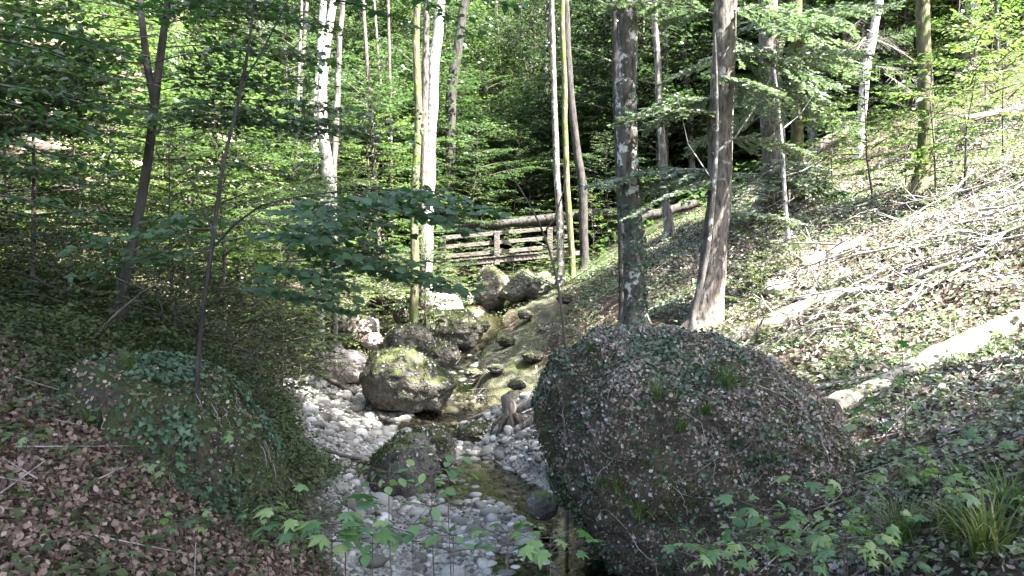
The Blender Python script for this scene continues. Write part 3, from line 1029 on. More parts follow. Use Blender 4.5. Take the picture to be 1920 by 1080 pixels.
mb = MB()
p, nn = scatter(13500, (1.8, 15), (6.5, 25), rg, lambda x, y: nogr(x, y) * (.35 + .65 * patch(.7, 71, -.25, .15)(x, y)))
cover(mb, p, nn, rg, .062, 6, .12, .10)
p, nn = scatter(1800, (-.8, 3.5), (12, 27), rg, lambda x, y: nogr(x, y) * patch(.9, 72, -.2, .2)(x, y))
cover(mb, p, nn, rg, .06, 6, .12, .12)
p, nn = scatter(1500, (1.8, 6), (3.4, 8), rg, nogr)
cover(mb, p, nn, rg, .045, 7, .10, .09)
tag(mb.build('ground_cover', M['cover']), 'low brambles and woodland herbs spread over the sunlit right slope', 'undergrowth', kind='stuff')
mb = MB()
p, nn = scatter(9000, (-7, -1.2), (5.7, 11), rg, lambda x, y: nogr(x, y) * smooth(5.6, 7.0, y + .35 * np.sin(x * 5)))
cover(mb, p, nn, rg, .045, 9, .20, .11, LEAF2)
p, nn = scatter(17000, (-15, -1.2), (7.0, 27), rg, lambda x, y: nogr(x, y) * (.5 + .5 * patch(.6, 81, -.25, .15)(x, y)))
cover(mb, p, nn, rg, .062, 8, .30, .15, LEAF2)
p, nn = scatter(700, (-5, -1.0), (3.4, 7.2), rg, nogr)
cover(mb, p, nn, rg, .06, 6, .08, .09)
tag(mb.build('ground_cover', M['moss_leaf']), 'soft olive green undergrowth blanketing the left bank', 'undergrowth', kind='stuff')
mb = MB()
p, nn = scatter(9000, (-40, 40), (24, 70), rg)
cover(mb, p, nn, rg, .20, 6, .7, .5, LEAF2)
tag(mb.build('ground_cover', M['beech']), 'distant leafy undergrowth on the far hillsides', 'undergrowth', kind='stuff')
# dry sticks lying about
mb = MB()
p, nn = scatter(900, (-5, 14), (4, 22), rg, nogr)
a = rg.uniform(0, 3.14, len(p))
L = rg.uniform(.1, .55, len(p))
dd = np.stack([np.cos(a), np.sin(a), 0 * a], -1)
dd = norm(dd - nn * (dd * nn).sum(-1, keepdims=True)) * L[:, None]
sticks(mb, p + nn * .03 - dd, p + nn * .05 + dd, .006, .003, 0, 4)
tag(mb.build('twig_litter', M['dry']), 'grey dry twigs scattered over the forest floor', 'twigs', kind='stuff')

# ------------------------------------------------------------------ foliage


def spray(S, L_, rng, p0, az, L, rise=.1, droop=.25, step=.17, lstep=.055, leaf=.065, r0=None, wide=.45):
    """One flat beech-like branch: S collects twig segments, L_ collects leaves."""
    n = 7
    t = np.linspace(0, 1, n)
    w1 = rng.normal(0, .05)
    ax = np.stack([np.cos(az + w1 * t * 3), np.sin(az + w1 * t * 3), 0 * t], -1)
    pos = p0 + ax * (L * t)[:, None]
    pos[:, 2] += rise * L * t - droop * L * t * t
    r0 = r0 or .006 + .007 * L
    S.append((pos[:-1], pos[1:], r0 * (1 - t[:-1] * .8), r0 * (1 - t[1:] * .8)))
    K = max(3, int(L / step))
    tk = np.linspace(.18, .98, K) + rng.normal(0, .02, K)
    base = np.stack([np.interp(tk, t, pos[:, c]) for c in range(3)], -1)
    sd = np.where(np.arange(K) % 2 == 0, 1, -1)
    ta = az + w1 * tk * 3 + sd * rng.normal(.85, .15, K)
    tl = L * wide * (1 - .62 * tk) * rng.uniform(.65, 1.25, K)
    td = np.stack([np.cos(ta), np.sin(ta), rng.normal(rise * .3 - droop * .5, .10, K)], -1)
    end = base + td * tl[:, None]
    S.append((base, end, np.full(K, .0035), np.full(K, .0015)))
    base = np.concatenate([base, pos[2:3]])
    td = np.concatenate([td, (pos[-1] - pos[2])[None] / max(np.linalg.norm(pos[-1] - pos[2]), 1e-6)])
    tl = np.concatenate([tl, [np.linalg.norm(pos[-1] - pos[2])]])
    ta = np.concatenate([ta, [az]])
    M_ = np.maximum(3, (tl / lstep).astype(int))
    idx = np.repeat(np.arange(len(tl)), M_)
    w_ = np.concatenate([np.arange(m) for m in M_])
    u = (w_ + .5 + rng.normal(0, .2, len(w_))) / M_[idx]
    sgn = np.where(w_ % 2 == 0, 1, -1)
    la = ta[idx] + sgn * rng.normal(.8, .3, len(idx))
    lp = base[idx] + td[idx] * (tl[idx] * u)[:, None]
    ld = np.stack([np.cos(la), np.sin(la), rng.normal(-.12, .22, len(idx))], -1)
    L_.append((lp, ld, leaf * rng.uniform(.65, 1.2, len(idx))))


def emit(mb, S, L_, rng, tpl=LEAF2, tilt=.28, mleaf=0, mtwig=1, face=0.0):
    lp = np.concatenate([x[0] for x in L_])
    ld = np.concatenate([x[1] for x in L_])
    ls = np.concatenate([x[2] for x in L_])
    Z = np.array([0, -face, 1.0]) + rng.normal(0, tilt, (len(lp), 3))
    stamp(mb, tpl[0], tpl[1], lp, ld, Z, ls, mleaf, rng.random(len(lp)))
    sticks(mb, np.concatenate([x[0] for x in S]), np.concatenate([x[1] for x in S]),
           np.concatenate([x[2] for x in S]), np.concatenate([x[3] for x in S]), mtwig)
    return len(lp)


def crown_mesh(name, seed, hgt, rad, nb, leaf, lmat, lstep=.08, step=.26, tpl=LEAF2, low=0.0, up=.35, stem=True, sr=.008, tilt=.42):
    """A crown round the z axis from 0 to hgt, wide below and rounded above."""
    r = np.random.default_rng(seed)
    S, L_ = [], []
    mb = MB()
    for k in range(nb):
        t = (k + r.random()) / nb
        z = low + (hgt - low) * t ** .9
        R = rad * math.sin(math.pi * min(1, .22 + .78 * t) * .98) ** .6 * r.uniform(.55, 1.12)
        az = k * 2.399 + r.normal(0, .4)
        start = np.array([math.cos(az), math.sin(az), 0]) * r.uniform(0, .28) * R * (r.random() < .6)
        spray(S, L_, r, np.array([0, 0, z]) + start, az, max(.4, R), up + .5 * t, .22, step, lstep, leaf)
    n = emit(mb, S, L_, r, tpl, tilt)
    if stem:
        tube(mb, [(0, 0, -.3), (.05, .03, hgt * .35), (-.04, .05, hgt * .7), (0, 0, hgt)], [sr * hgt + .006, sr * .7 * hgt, sr * .4 * hgt, .003], 6, 1)
    return mb.mesh(name, [lmat, M['twig']], True)


# overhead and background crowns
CR = [crown_mesh('crown', 300 + k, 9.0, 3.5, 190, .15, M['canopy'], .105, .26, tilt=.5, sr=.012) for k in range(3)]
# understorey saplings
SAP = [crown_mesh('foliage', 320 + k, 4.2, 1.7, 50, .085, M[['beech', 'fresh'][k % 2]], .042, .10, LEAF2, .15, .12, tilt=.36) for k in range(4)]
SAPL = [crown_mesh('foliage', 340 + k, 2.2, .9, 30, .08, M['lime'], .05, .13, LEAF4, .15, .15) for k in range(2)]
BUSH = [crown_mesh('foliage', 350 + k, 1.1, .7, 30, .06, M['moss_leaf'], .04, .10, LEAF4, .05, .3) for k in range(2)]


def sapling(mesh, x, y, s, label, group, name='beech_sapling', cat='sapling', dz=0.0, rot=None):
    o = link(name, mesh, None, (x, y, hz(x, y) + dz), (rs.normal(0, .05), rs.normal(0, .05), rs.uniform(0, 6.3) if rot is None else rot), s)
    return tag(o, label, cat, group)


# ------------------------------------------------------------------ trunks in view


def trunk_tree(name, label, pts, d, bark, top, ivy=0, crown=None, cs=1.0, group=None, sides=14, extra=None, flare=.6, cat='tree', dd=0.0, ivyh=None):
    """pts: (px, py, width px) from the base up, seen d metres away."""
    W = [P(a, b, d + dd * i / len(pts)) for i, (a, b, c) in enumerate(pts)]
    rad = [c / FPX * d / 2 for a, b, c in pts]
    gz = hz(W[0][0], W[0][1])
    W[0][2] = gz
    base = W[0].copy()
    dirn = norm((W[-1] - W[-2])[None])[0] * .5 + np.array([0, 0, .5])
    dirn = dirn / dirn[2]
    if top > W[-1][2]:
        W.append(W[-1] + dirn * (top - W[-1][2]))
        rad.append(rad[-1] * .55)
    W = np.array([W[0] - np.array([0, 0, .3])] + W)
    rad = np.array([rad[0] * 1.1] + rad)
    cum = np.concatenate([[0], np.cumsum(np.linalg.norm(np.diff(W, axis=0), axis=1))])
    n = max(8, int(cum[-1] / .22))
    u = np.linspace(0, cum[-1], n)
    Q = np.stack([np.interp(u, cum, W[:, c]) for c in range(3)], -1)
    R = np.interp(u, cum, rad)
    ker = np.array([1, 2, 3, 2, 1]) / 9.0
    for c in range(3):
        Q[2:-2, c] = np.convolve(Q[:, c], ker, 'valid')
    sd = int(pts[0][0])
    q = np.stack([u, u * 0 + sd, 0 * u], -1)
    Q[:, 0] += fbm(q, .8, 2, sd) * R.mean() * .5
    root = thing(name, label, cat, (base[0], base[1], gz), group)
    mb = MB()
    tube(mb, Q, R, sides, rough=.16, seed=sd, flare=flare)
    mb.build('trunk', M[bark], root)
    if ivy:
        r = np.random.default_rng(sd)
        mi = MB()
        hi = ivyh or (Q[-1, 2] - gz) * .6
        k = r.integers(0, n, ivy * 3)
        wgt = np.clip(1.1 - (Q[k, 2] - gz) / hi, 0, 1) * smooth(-.15, .2, fbm(Q[k], .9, 2, sd + 5))
        k = k[r.random(len(k)) < wgt][:ivy]
        a = r.normal(-1.2, 1.0, len(k))
        o_ = np.stack([np.cos(a), np.sin(a), 0 * a], -1)
        pp = Q[k] + o_ * (R[k] * 1.12 + .01)[:, None] + np.stack([0 * a, 0 * a, r.uniform(-.15, .15, len(k))], -1)
        yd = np.stack([r.normal(0, .4, len(k)), 0 * a, np.full(len(k), -1.0)], -1)
        stamp(mi, IVY[0], IVY[1], pp, yd, o_ + jit(len(k), .3, r), .06 * r.uniform(.6, 1.2, len(k)) * (1 if d < 16 else 1.5), 0, r.random(len(k)))
        tag(mi.build('ivy', M['ivy'], root), kind='stuff')
    if crown is not None:
        c = link('crown', CR[crown % 3], root, Q[-1] - np.array([base[0], base[1], gz]) - np.array([0, 0, 4.0 * cs]), (0, 0, sd), cs)
    if extra:
        for j, (epts, w0, w1) in enumerate(extra):
            mb = MB()
            e = np.array([P(a, b, d + q_) for a, b, q_ in epts])
            tube(mb, e, np.linspace(w0, w1, len(e)), 7)
            mb.build('branch', M[bark], root)
    return root, Q, R


TR = trunk_tree
TR('beech_tree', 'slender lichen marked tree curving up from the left bank in front', [(215, 600, 26), (228, 540, 20), (262, 400, 18), (282, 260, 17), (292, 160, 15), (304, 80, 14), (316, 0, 12)], 8.5, 'bark_dark', 9,  # dark bark colour stands in for shade on this trunk
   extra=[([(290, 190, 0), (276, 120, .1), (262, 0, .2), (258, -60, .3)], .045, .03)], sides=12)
TR('ash_tree', 'pale sunlit trunk with ivy, leaning left of the bridge', [(598, 520, 19), (602, 450, 19), (618, 330, 23), (602, 230, 19), (606, 140, 17), (618, 40, 15), (630, -20, 13)], 18, 'bark_pale', 16, ivy=900, ivyh=6)
TR('young_tree', 'thin grey stem standing just right of the pale ivy trunk', [(628, 500, 12), (624, 330, 12), (632, 200, 11), (636, 100, 10), (642, 0, 9)], 18.6, 'bark_grey', 13)
TR('beech_tree', 'mossy brown trunk rising left of the bridge in shade', [(776, 500, 18), (778, 380, 15), (784, 200, 14), (780, 60, 13), (784, 0, 12)], 20, 'bark_moss', 16, ivy=200, crown=2, cs=.8)
TR('beech_tree', 'thin brown trunk close behind the mossy one left of the bridge', [(792, 470, 14), (796, 300, 13), (798, 100, 12), (800, 0, 11)], 22, 'bark_brown', 16)
TR('beech_tree', 'bright white sunlit trunk upstream above the bridge', [(796, 430, 25), (804, 300, 22), (812, 160, 20), (822, 40, 18), (826, 0, 17)], 25, 'bark_pale', 19)
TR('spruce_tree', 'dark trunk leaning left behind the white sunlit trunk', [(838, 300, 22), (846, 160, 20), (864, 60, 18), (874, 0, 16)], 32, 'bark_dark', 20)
TR('beech_tree', 'thin grey trunk at the right end of the bridge railing', [(1052, 500, 15), (1048, 400, 13), (1040, 200, 11), (1034, 0, 10)], 24.5, 'bark_grey', 17, ivy=260, ivyh=4)
TR('beech_tree', 'slim moss green trunk behind the right end of the bridge', [(1074, 470, 12), (1062, 330, 11), (1058, 150, 10), (1054, 0, 10)], 26, 'bark_moss', 17)
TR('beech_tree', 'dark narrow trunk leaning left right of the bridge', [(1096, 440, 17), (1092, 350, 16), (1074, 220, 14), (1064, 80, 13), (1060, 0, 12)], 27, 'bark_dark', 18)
TR('beech_tree', 'thick lichen patched trunk with ivy standing behind the huge boulder', [(1188, 612, 44), (1186, 520, 41), (1180, 360, 40), (1176, 200, 39), (1178, 100, 37), (1178, 0, 36)], 13, 'bark_lichen', 14, ivy=1100, ivyh=5.5, sides=18)
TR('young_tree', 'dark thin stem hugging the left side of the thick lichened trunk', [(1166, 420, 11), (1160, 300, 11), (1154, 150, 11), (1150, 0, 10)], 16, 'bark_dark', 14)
TR('beech_tree', 'slender grey trunk on the slope between the two thick trunks', [(1256, 442, 19), (1244, 330, 15), (1238, 200, 13), (1230, 80, 12), (1228, 0, 11)], 21.5, 'bark_grey', 17)
TR('spruce_tree', 'stout brown barked spruce trunk with sunlit foot right of centre', [(1322, 622, 58), (1334, 520, 52), (1343, 380, 46), (1350, 200, 43), (1356, 60, 41), (1358, 0, 40)], 12.6, 'bark_brown', 15, crown=2, cs=.8, sides=18, flare=.9)
TR('young_tree', 'slim crooked stem leaning against the foot of the spruce', [(1286, 612, 13), (1308, 560, 12), (1326, 480, 10), (1336, 380, 9), (1344, 290, 8), (1346, 200, 6), (1340, 60, 4)], 11.8, 'bark_grey', 6, flare=0,
   extra=[([(1344, 285, 0), (1380, 255, 0), (1430, 180, .1), (1480, 60, .2)], .018, .006), ([(1330, 330, 0), (1290, 270, .1), (1270, 180, .2)], .01, .004)], sides=8)
TR('spruce_tree', 'broad brown trunk further up the right slope', [(1448, 396, 60), (1450, 330, 47), (1446, 200, 42), (1440, 60, 38), (1440, 0, 37)], 20, 'bark_brown', 20, flare=.5)
TR('beech_tree', 'mossy dark trunk right beside the broad brown trunk', [(1498, 396, 27), (1495, 300, 23), (1494, 120, 21), (1494, 0, 20)], 20.5, 'bark_moss', 18)
TR('young_tree', 'thin pale sunlit stem in front of the broad brown trunk', [(1480, 462, 9), (1472, 380, 8), (1468, 300, 8), (1460, 200, 6), (1450, 120, 5)], 14.4, 'bark_pale', 6.5, flare=0, sides=8,
   extra=[([(1464, 245, 0), (1500, 215, .2), (1545, 150, .3)], .012, .004), ([(1470, 330, 0), (1505, 320, 0), (1540, 300, .2)], .01, .003)])
TR('dead_tree', 'bare pale trunk leaning right on the upper slope', [(1608, 225, 17), (1622, 150, 17), (1636, 70, 16), (1650, 0, 15)], 23, 'bark_pale', 14, flare=0)
TR('beech_tree', 'sunlit green barked tree with flared foot high on the right slope', [(1730, 352, 44), (1734, 300, 30), (1735, 180, 27), (1733, 60, 25), (1733, 0, 24)], 15, 'bark_moss', 13, crown=1, cs=1.05, flare=.9)
TR('spruce_tree', 'large bluish pale trunk at upper right against the dark slope', [(1822, 170, 46), (1820, 100, 37), (1816, 40, 34), (1814, 0, 33)], 29, 'bark_pale', 22, ivy=200, ivyh=7, flare=.4)
TR('beech_tree', 'ivy clad trunk catching sun in front of the left cliff', [(310, 520, 28), (318, 400, 26), (324, 200, 25), (330, 60, 24), (334, 0, 23)], 20, 'bark_moss', 18, ivy=900, ivyh=9, crown=0)
TR('beech_tree', 'pale trunk with mossy foot half hidden by the left understorey', [(586, 300, 14), (592, 200, 14), (600, 100, 12), (606, 0, 12)], 30, 'bark_pale', 18)
TR('beech_tree', 'slim grey trunk far behind between the slope trunks', [(1300, 300, 13), (1292, 200, 12), (1284, 100, 11), (1280, 0, 10)], 32, 'bark_grey', 20)

# ------------------------------------------------------------------ the dark forked sapling with its hazel-like sprays (front left)
r = np.random.default_rng(77)
root, Q, R = TR('hazel_sapling', 'dark thin forked sapling with broad bluish leaves left of centre', [(362, 660, 10), (378, 560, 9), (404, 460, 9), (404, 380, 8), (418, 300, 7), (440, 220, 6), (460, 150, 6), (470, 60, 5), (478, 0, 4)], 6.3, 'bark_dark', 6.0, flare=0, sides=8,  # bark colour darkened to give a shaded silhouette
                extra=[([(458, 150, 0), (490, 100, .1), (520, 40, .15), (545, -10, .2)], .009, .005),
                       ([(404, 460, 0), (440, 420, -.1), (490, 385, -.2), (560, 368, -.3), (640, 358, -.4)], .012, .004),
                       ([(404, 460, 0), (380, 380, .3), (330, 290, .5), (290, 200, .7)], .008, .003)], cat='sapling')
S, L_ = [], []
for a, b, d, az, L in [(440, 420, 6.2, .1, 1.2), (500, 385, 6.1, -.3, 1.1), (560, 368, 6.0, .25, 1.3), (620, 362, 6.0, -.25, 1.1), (680, 355, 5.9, .1, .95), (520, 400, 6.0, -.9, .9), (600, 380, 5.9, -.6, 1.0),
                       (450, 440, 6.2, -.5, 1.3), (480, 470, 6.1, -.1, 1.5), (520, 490, 6.0, .2, 1.3), (440, 500, 6.2, -.4, 1.2), (410, 470, 6.2, 2.9, 1.1), (405, 430, 6.3, 3.4, 1.0), (410, 540, 6.3, -.2, 1.1), (400, 400, 6.3, 2.5, .9)]:
    spray(S, L_, r, P(a, b, d), az, L, .06, .25, .08, .05, .098, r0=.006)
mb = MB()
emit(mb, S, L_, r, LEAF4, .4, face=.55)
mb.build('foliage', [M['bluish'], M['twig']], root)

# sprays of the slender lichen-marked tree: dark layers over the upper left
S, L_ = [], []
for a, b, d, az, L in [(280, 240, 8.5, 3.3, 2.2), (285, 200, 8.5, 2.9, 2.4), (283, 260, 8.5, 3.6, 2.0), (288, 180, 8.5, 3.9, 2.4), (285, 220, 8.5, .2, 1.8), (288, 150, 8.5, -.4, 1.8),
                       (262, 60, 8.7, 3.3, 2.3), (270, 120, 8.6, 3.0, 2.2), (300, 90, 8.5, .1, 1.8), (282, 250, 8.4, -1.2, 1.6), (285, 205, 8.4, -2.2, 1.8), (282, 270, 8.4, 4.1, 1.6),
                       (180, 245, 8.2, 3.5, 1.4), (120, 200, 8.0, 3.0, 1.3), (282, 300, 8.5, .5, 1.3), (305, 20, 8.5, .0, 2.0), (260, 20, 8.7, 3.4, 2.2)] + [(r.uniform(262, 300), r.uniform(-60, 270), r.uniform(8.2, 8.7), r.choice([3.0, 3.4, 3.8, .2, -.4, 4.4]) + r.normal(0, .25), r.uniform(1.4, 2.7)) for _ in range(22)]:
    spray(S, L_, r, P(a, b, d), az, L, .16, .24, .12, .055, .09, r0=.009)
mb = MB()
emit(mb, S, L_, r, LEAF4, .42, face=.2)
tag(own(mb.build('beech_branches', [M['beech'], M['twig']]), P(282, 250, 8.5)), 'dark leafy branches spreading in layers over the upper left corner', 'branches')

# leafy branches hanging in from the top edge
for a, b, d, az, L, lb in [(560, -60, 5.2, 2.8, 1.0, 'dark leaves of a branch hanging in at the top edge, leftmost of the four'), (640, -50, 5.2, 3.4, .9, 'dark leaves of a branch hanging in at the top edge above the pale ivy trunk'),
                           (700, -60, 5.4, .1, 1.0, 'dark leaves of a branch hanging in at the top edge, rightmost of the four'), (600, -30, 5.0, -.2, .7, 'short leafy branch tip hanging in at the top between its neighbours')] + [(px_, py_, d_, az_, L_2, 'dark leafy branch hanging across the upper left, ' + w_) for px_, py_, d_, az_, L_2, w_ in [
        (-60, 40, 5.6, -.1, 1.3, 'at the very corner'), (-80, 150, 5.8, .1, 1.4, 'second from the top at the left edge'), (-70, 260, 6.0, -.15, 1.2, 'third from the top at the left edge'),
        (120, -40, 5.5, -.6, 1.2, 'over the first trunk fork'), (330, -60, 5.9, -.2, 1.1, 'right of the first trunk fork'), (-60, 360, 6.6, .15, 1.2, 'lowest at the left edge'), (440, -50, 6.2, 3.6, 1.0, 'above the forked sapling')]]:
    S, L_ = [], []
    spray(S, L_, r, P(a, b, d), az, L, -.05, .2, .10, .06, .085)
    spray(S, L_, r, P(a, b + 25, d + .2), az + .35, L * .8, -.05, .25, .10, .06, .085)
    mb = MB()
    emit(mb, S, L_, r, LEAF4, .4)
    tag(own(mb.build('overhanging_branch', [M['bluish'], M['twig']]), P(a, b, d)), lb, 'branch', 'overhanging branches')

# bare sapling in front of the slab
TR('dead_sapling', 'bare thin forked sapling rising from the left flank of the huge boulder', [(1064, 690, 7), (1060, 600, 6), (1046, 540, 6), (1036, 480, 5), (1024, 430, 4), (980, 360, 3), (940, 300, 2)], 7.6, 'twig', 0, flare=0, sides=6,
   extra=[([(1024, 430, 0), (1040, 410, 0), (1056, 360, 0), (1062, 300, 0)], .010, .003), ([(1046, 540, 0), (1000, 520, 0), (930, 480, .1), (900, 465, .1)], .006, .002), ([(1046, 540, 0), (1080, 520, 0), (1110, 500, .1)], .006, .002)], cat='sapling')

# ------------------------------------------------------------------ understorey saplings at known places
UN = [  # px, d, scale, label
    (60, 10, 1.0, 'leafy beech sapling at the left edge of the bank'), (160, 13, 1.15, 'beech sapling behind the slender lichen tree'), (420, 11.5, .9, 'beech sapling right of the slender lichen tree'),
    (260, 15, 1.2, 'beech sapling on the bank below the cliff'), (520, 16, 1.1, 'beech sapling with sunlit sprays in front of the pale ivy trunk'), 
    (880, 30, 1.3, 'sunlit beech sapling rising behind the bridge railing'), (960, 32, 1.2, 'bright sapling behind the middle of the bridge'),
    (1010, 34, 1.2, 'sapling behind the second railing bay of the bridge'), (720, 29, 1.2, 'sapling at the left end of the bridge'), (1140, 30, 1.0, 'low sapling right of the bridge'),
    (1200, 34, 1.4, 'sapling filling the gap behind the thick lichened trunk'), (400, 19, 1.3, 'sapling in front of the cliff foot'), (600, 26, 1.2, 'sapling uphill behind the pale ivy trunk'),
    (-40, 12, 1.2, 'beech sapling partly cut by the left edge'), (1130, 38, 1.4, 'tall sapling up the valley right of the bridge'), (330, 10, .7, 'small beech sapling right under the slender lichen tree'),
    (480, 13.5, .8, 'low sapling over the top of the gravel bar'), (200, 11, .8, 'small sapling left of the slender lichen tree'),
    (10, 14, .9, 'second row beech sapling at the left edge'), (350, 14.5, 1.2, 'beech sapling left of the ivy clad trunk foot'), (450, 17, 1.25, 'beech sapling between the cliff and the pale ivy trunk'),
    (540, 20, .8, 'beech sapling close left of the pale ivy trunk'), (800, 21.5, .8, 'beech sapling at the foot of the mossy brown trunk'),
    (240, 21, 1.5, 'tall beech sapling left of the ivy clad trunk'), (400, 24, 1.6, 'tall beech sapling at the right end of the cliff'),
    (690, 26, 1.6, 'tall beech sapling up the bank behind the mossy brown trunk'), (560, 28, 1.7, 'tall beech sapling high behind the pale ivy trunk')]
for px, d, s, lb in UN:
    sapling(SAP[(px + int(d)) % 4], (px - 960) / FPX * d, d, s, lb, 'beech saplings of the understorey')
YL = [(1640, 15.5, 1.2, 'sunlit yellow green sapling left of the green barked tree', 0), (1810, 13.8, 1.25, 'bright yellow green sapling right of the green barked tree', 1), (1755, 14.2, 1.1, 'lime leaved sapling at the foot of the green barked tree', 0),
      (1880, 17, 1.4, 'sunlit sapling near the right edge on the upper slope', 1), (1560, 18, 1.1, 'low bright sapling beside the mossy dark trunk', 0), (1850, 21, 1.5, 'sapling in front of the large bluish trunk', 1),
      (1420, 10.8, .45, 'small pale seedling at the foot of the spruce', 1), (1700, 16.5, 1.0, 'lime sapling behind the green barked tree', 1)]
YL += [(812, 22.5, .9, 'leafy sapling hiding the foot of the white trunk', 1), (590, 16.5, .8, 'leafy sapling hiding the foot of the pale ivy trunk', 0), (1110, 28.5, 1.2, 'bright sapling hiding the log right of the bridge', 0), (1150, 31, 1.9, 'fresh green sapling in the hollow right of the bridge', 1), (1080, 33, 2.2, 'tall fresh sapling behind the dark narrow trunk', 0), (1215, 33, 2.0, 'fresh sapling between the two thick trunks', 1), (960, 29.0, .8, 'small fresh sapling in front of the log behind the bridge', 1), (865, 25.4, .8, 'leafy sprig rising before the left bridge post', 0), (1030, 25.6, .7, 'small leafy sprig before the right bridge bay', 1), (520, 13, 1.3, 'yellow green sapling arching before the pale ivy trunk', 0), (570, 21, 1.3, 'sunlit yellow green sapling left of the pale ivy trunk foot', 1), (460, 18, 1.6, 'bright sapling between the left trunks', 0),
       (640, 20.5, 1.3, 'bright sapling right of the pale ivy trunk foot', 1), (300, 16, 1.7, 'bright sapling behind the slender lichen tree', 0), (910, 31, 1.8, 'bright sapling behind the left bridge bay', 1), (1000, 32, 1.9, 'bright sapling behind the right bridge bay', 0)]
for px, d, s, lb, k in YL:
    sapling(SAPL[k], (px - 960) / FPX * d, d, s, lb, 'sunlit saplings')
for j, (px, d, s, lb) in enumerate([(430, 9.5, 1.1, 'olive bush on the left bank above the ivy boulder'), (530, 11, 1.0, 'ferny olive bush at the edge of the gravel bar'), (300, 8.2, .9, 'olive bush just behind the ivy boulder'),
                                    (480, 8.2, .8, 'olive bush right of the ivy boulder'), (120, 8.5, 1.0, 'olive bush at the left above the litter slope'), (560, 15, 1.2, 'leafy bush over the top end of the gravel'), (600, 19, 1.4, 'sunlit bush left of the pale boulder'),
                                    (720, 22.5, 1.3, 'leafy bush above the moss capped boulder'), (850, 24.5, .8, 'leafy bush below the bridge'), (1100, 15.5, .7, 'low bush right of the bedrock slab'), (1430, 12.8, 1.0, 'fir seedling like bush on the sunlit slope'), (380, 9, .9, 'olive bush under the dark forked sapling')]):
    sapling(BUSH[j % 2], (px - 960) / FPX * d, d, s, lb, 'low bushes', 'bush', 'bush')

# ------------------------------------------------------------------ forest behind: copies of three background trees
BT = []
for k in range(3):
    mb = MB()
    rr = np.random.default_rng(400 + k)
    u = np.linspace(0, 1, 14)
    tube(mb, np.stack([.25 * np.sin(u * 3 + k), .2 * np.cos(u * 2.5 + k), -.5 + 15 * u], -1), .17 * (1 - .65 * u), 8, rough=.1, seed=k)
    BT.append(mb.mesh('trunk', M[['bark_grey', 'bark_brown', 'bark_moss'][k]]))
rb = np.random.default_rng(31)
spots = []
while len(spots) < 112:
    y = rb.uniform(29, 74)
    x = rb.uniform(-.72, .72) * y
    if abs(x - stream_x(y)) < 1.8 and y < 45:
        continue
    if x < -5 and y < 40 and -x > 6:
        if -x / y > .25:
            continue
    if -5 < x < 12 and y < 46 and rb.random() < .7:
        continue
    if any((x - a) ** 2 + (y - b) ** 2 < 5.5 for a, b in spots):
        continue
    spots.append((x, y))
def region(x, y):
    t = 960 + FPX * x / y
    k = int(np.searchsorted([130, 300, 480, 590, 700, 790, 900, 1000, 1120, 1230, 1340, 1450, 1570, 1680, 1790], t))
    w_ = ['at the far left edge', 'over the left cliff', 'behind the ivy clad trunk', 'left of the pale ivy trunk', 'right of the pale ivy trunk', 'left of the white trunk',
          'right of the white trunk', 'behind the bridge middle', 'behind the right end of the bridge', 'behind the thick lichened trunk', 'between the two thick trunks',
          'behind the stout spruce', 'behind the broad brown trunk', 'left of the leaning bare trunk', 'behind the green barked tree', 'at the far right edge'][k]
    return w_ + [', in the front row', ', in the second row', ', farther up the hillside', ', high on the hillside'][int(np.searchsorted([34, 44, 56], y))]


for k, (x, y) in enumerate(spots):
    s = rb.uniform(.8, 1.25)
    root = thing('background_tree', 'tall forest tree ' + region(x, y), 'tree', (x, y, hz(x, y)), 'trees of the forest behind', rb.uniform(0, 6.3), s)
    link('trunk', BT[k % 3], root)
    link('crown', CR[k % 3], root, (0, 0, rb.uniform(1.5, 5.0)), (0, 0, rb.uniform(0, 6)), (1, 1, 1.1))
rp = np.random.default_rng(63)
for k in range(34):
    y = rp.uniform(24, 46)
    x = rp.uniform(-.45, .62) * y
    if abs(x - stream_x(y)) < 2.2 and y < 32:
        continue
    o = link('young_tree', BT[k % 3], None, (x, y, hz(x, y)), (rp.normal(0, .05), rp.normal(0, .05), rp.uniform(0, 6)), [rp.uniform(.3, .6)] * 2 + [1.2])
    o.scale = (o.scale[0], o.scale[0], 1.2)
    tag(o, 'slim bare pole ' + region(x, y), 'young tree', 'slim bare poles of the forest behind')
for k in range(240):
    y = 25 + 42 * rb.random() ** 1.4
    if k % 4 == 0:
        y = rb.uniform(32, 44)
    x = rb.uniform(-.7, .7) * y if k % 4 else rb.uniform(-7, 13)
    if abs(x - stream_x(y)) < 1.2 and y < 34 or (x < -6 and y < 36):
        continue
    if -6 < x < 10 and y < 32:
        continue
    sapling(SAP[k % 4], x, y, rb.uniform(1.3, 2.2), 'leafy young tree ' + region(x, y), 'young trees of the forest behind', 'background_sapling', 'young tree')

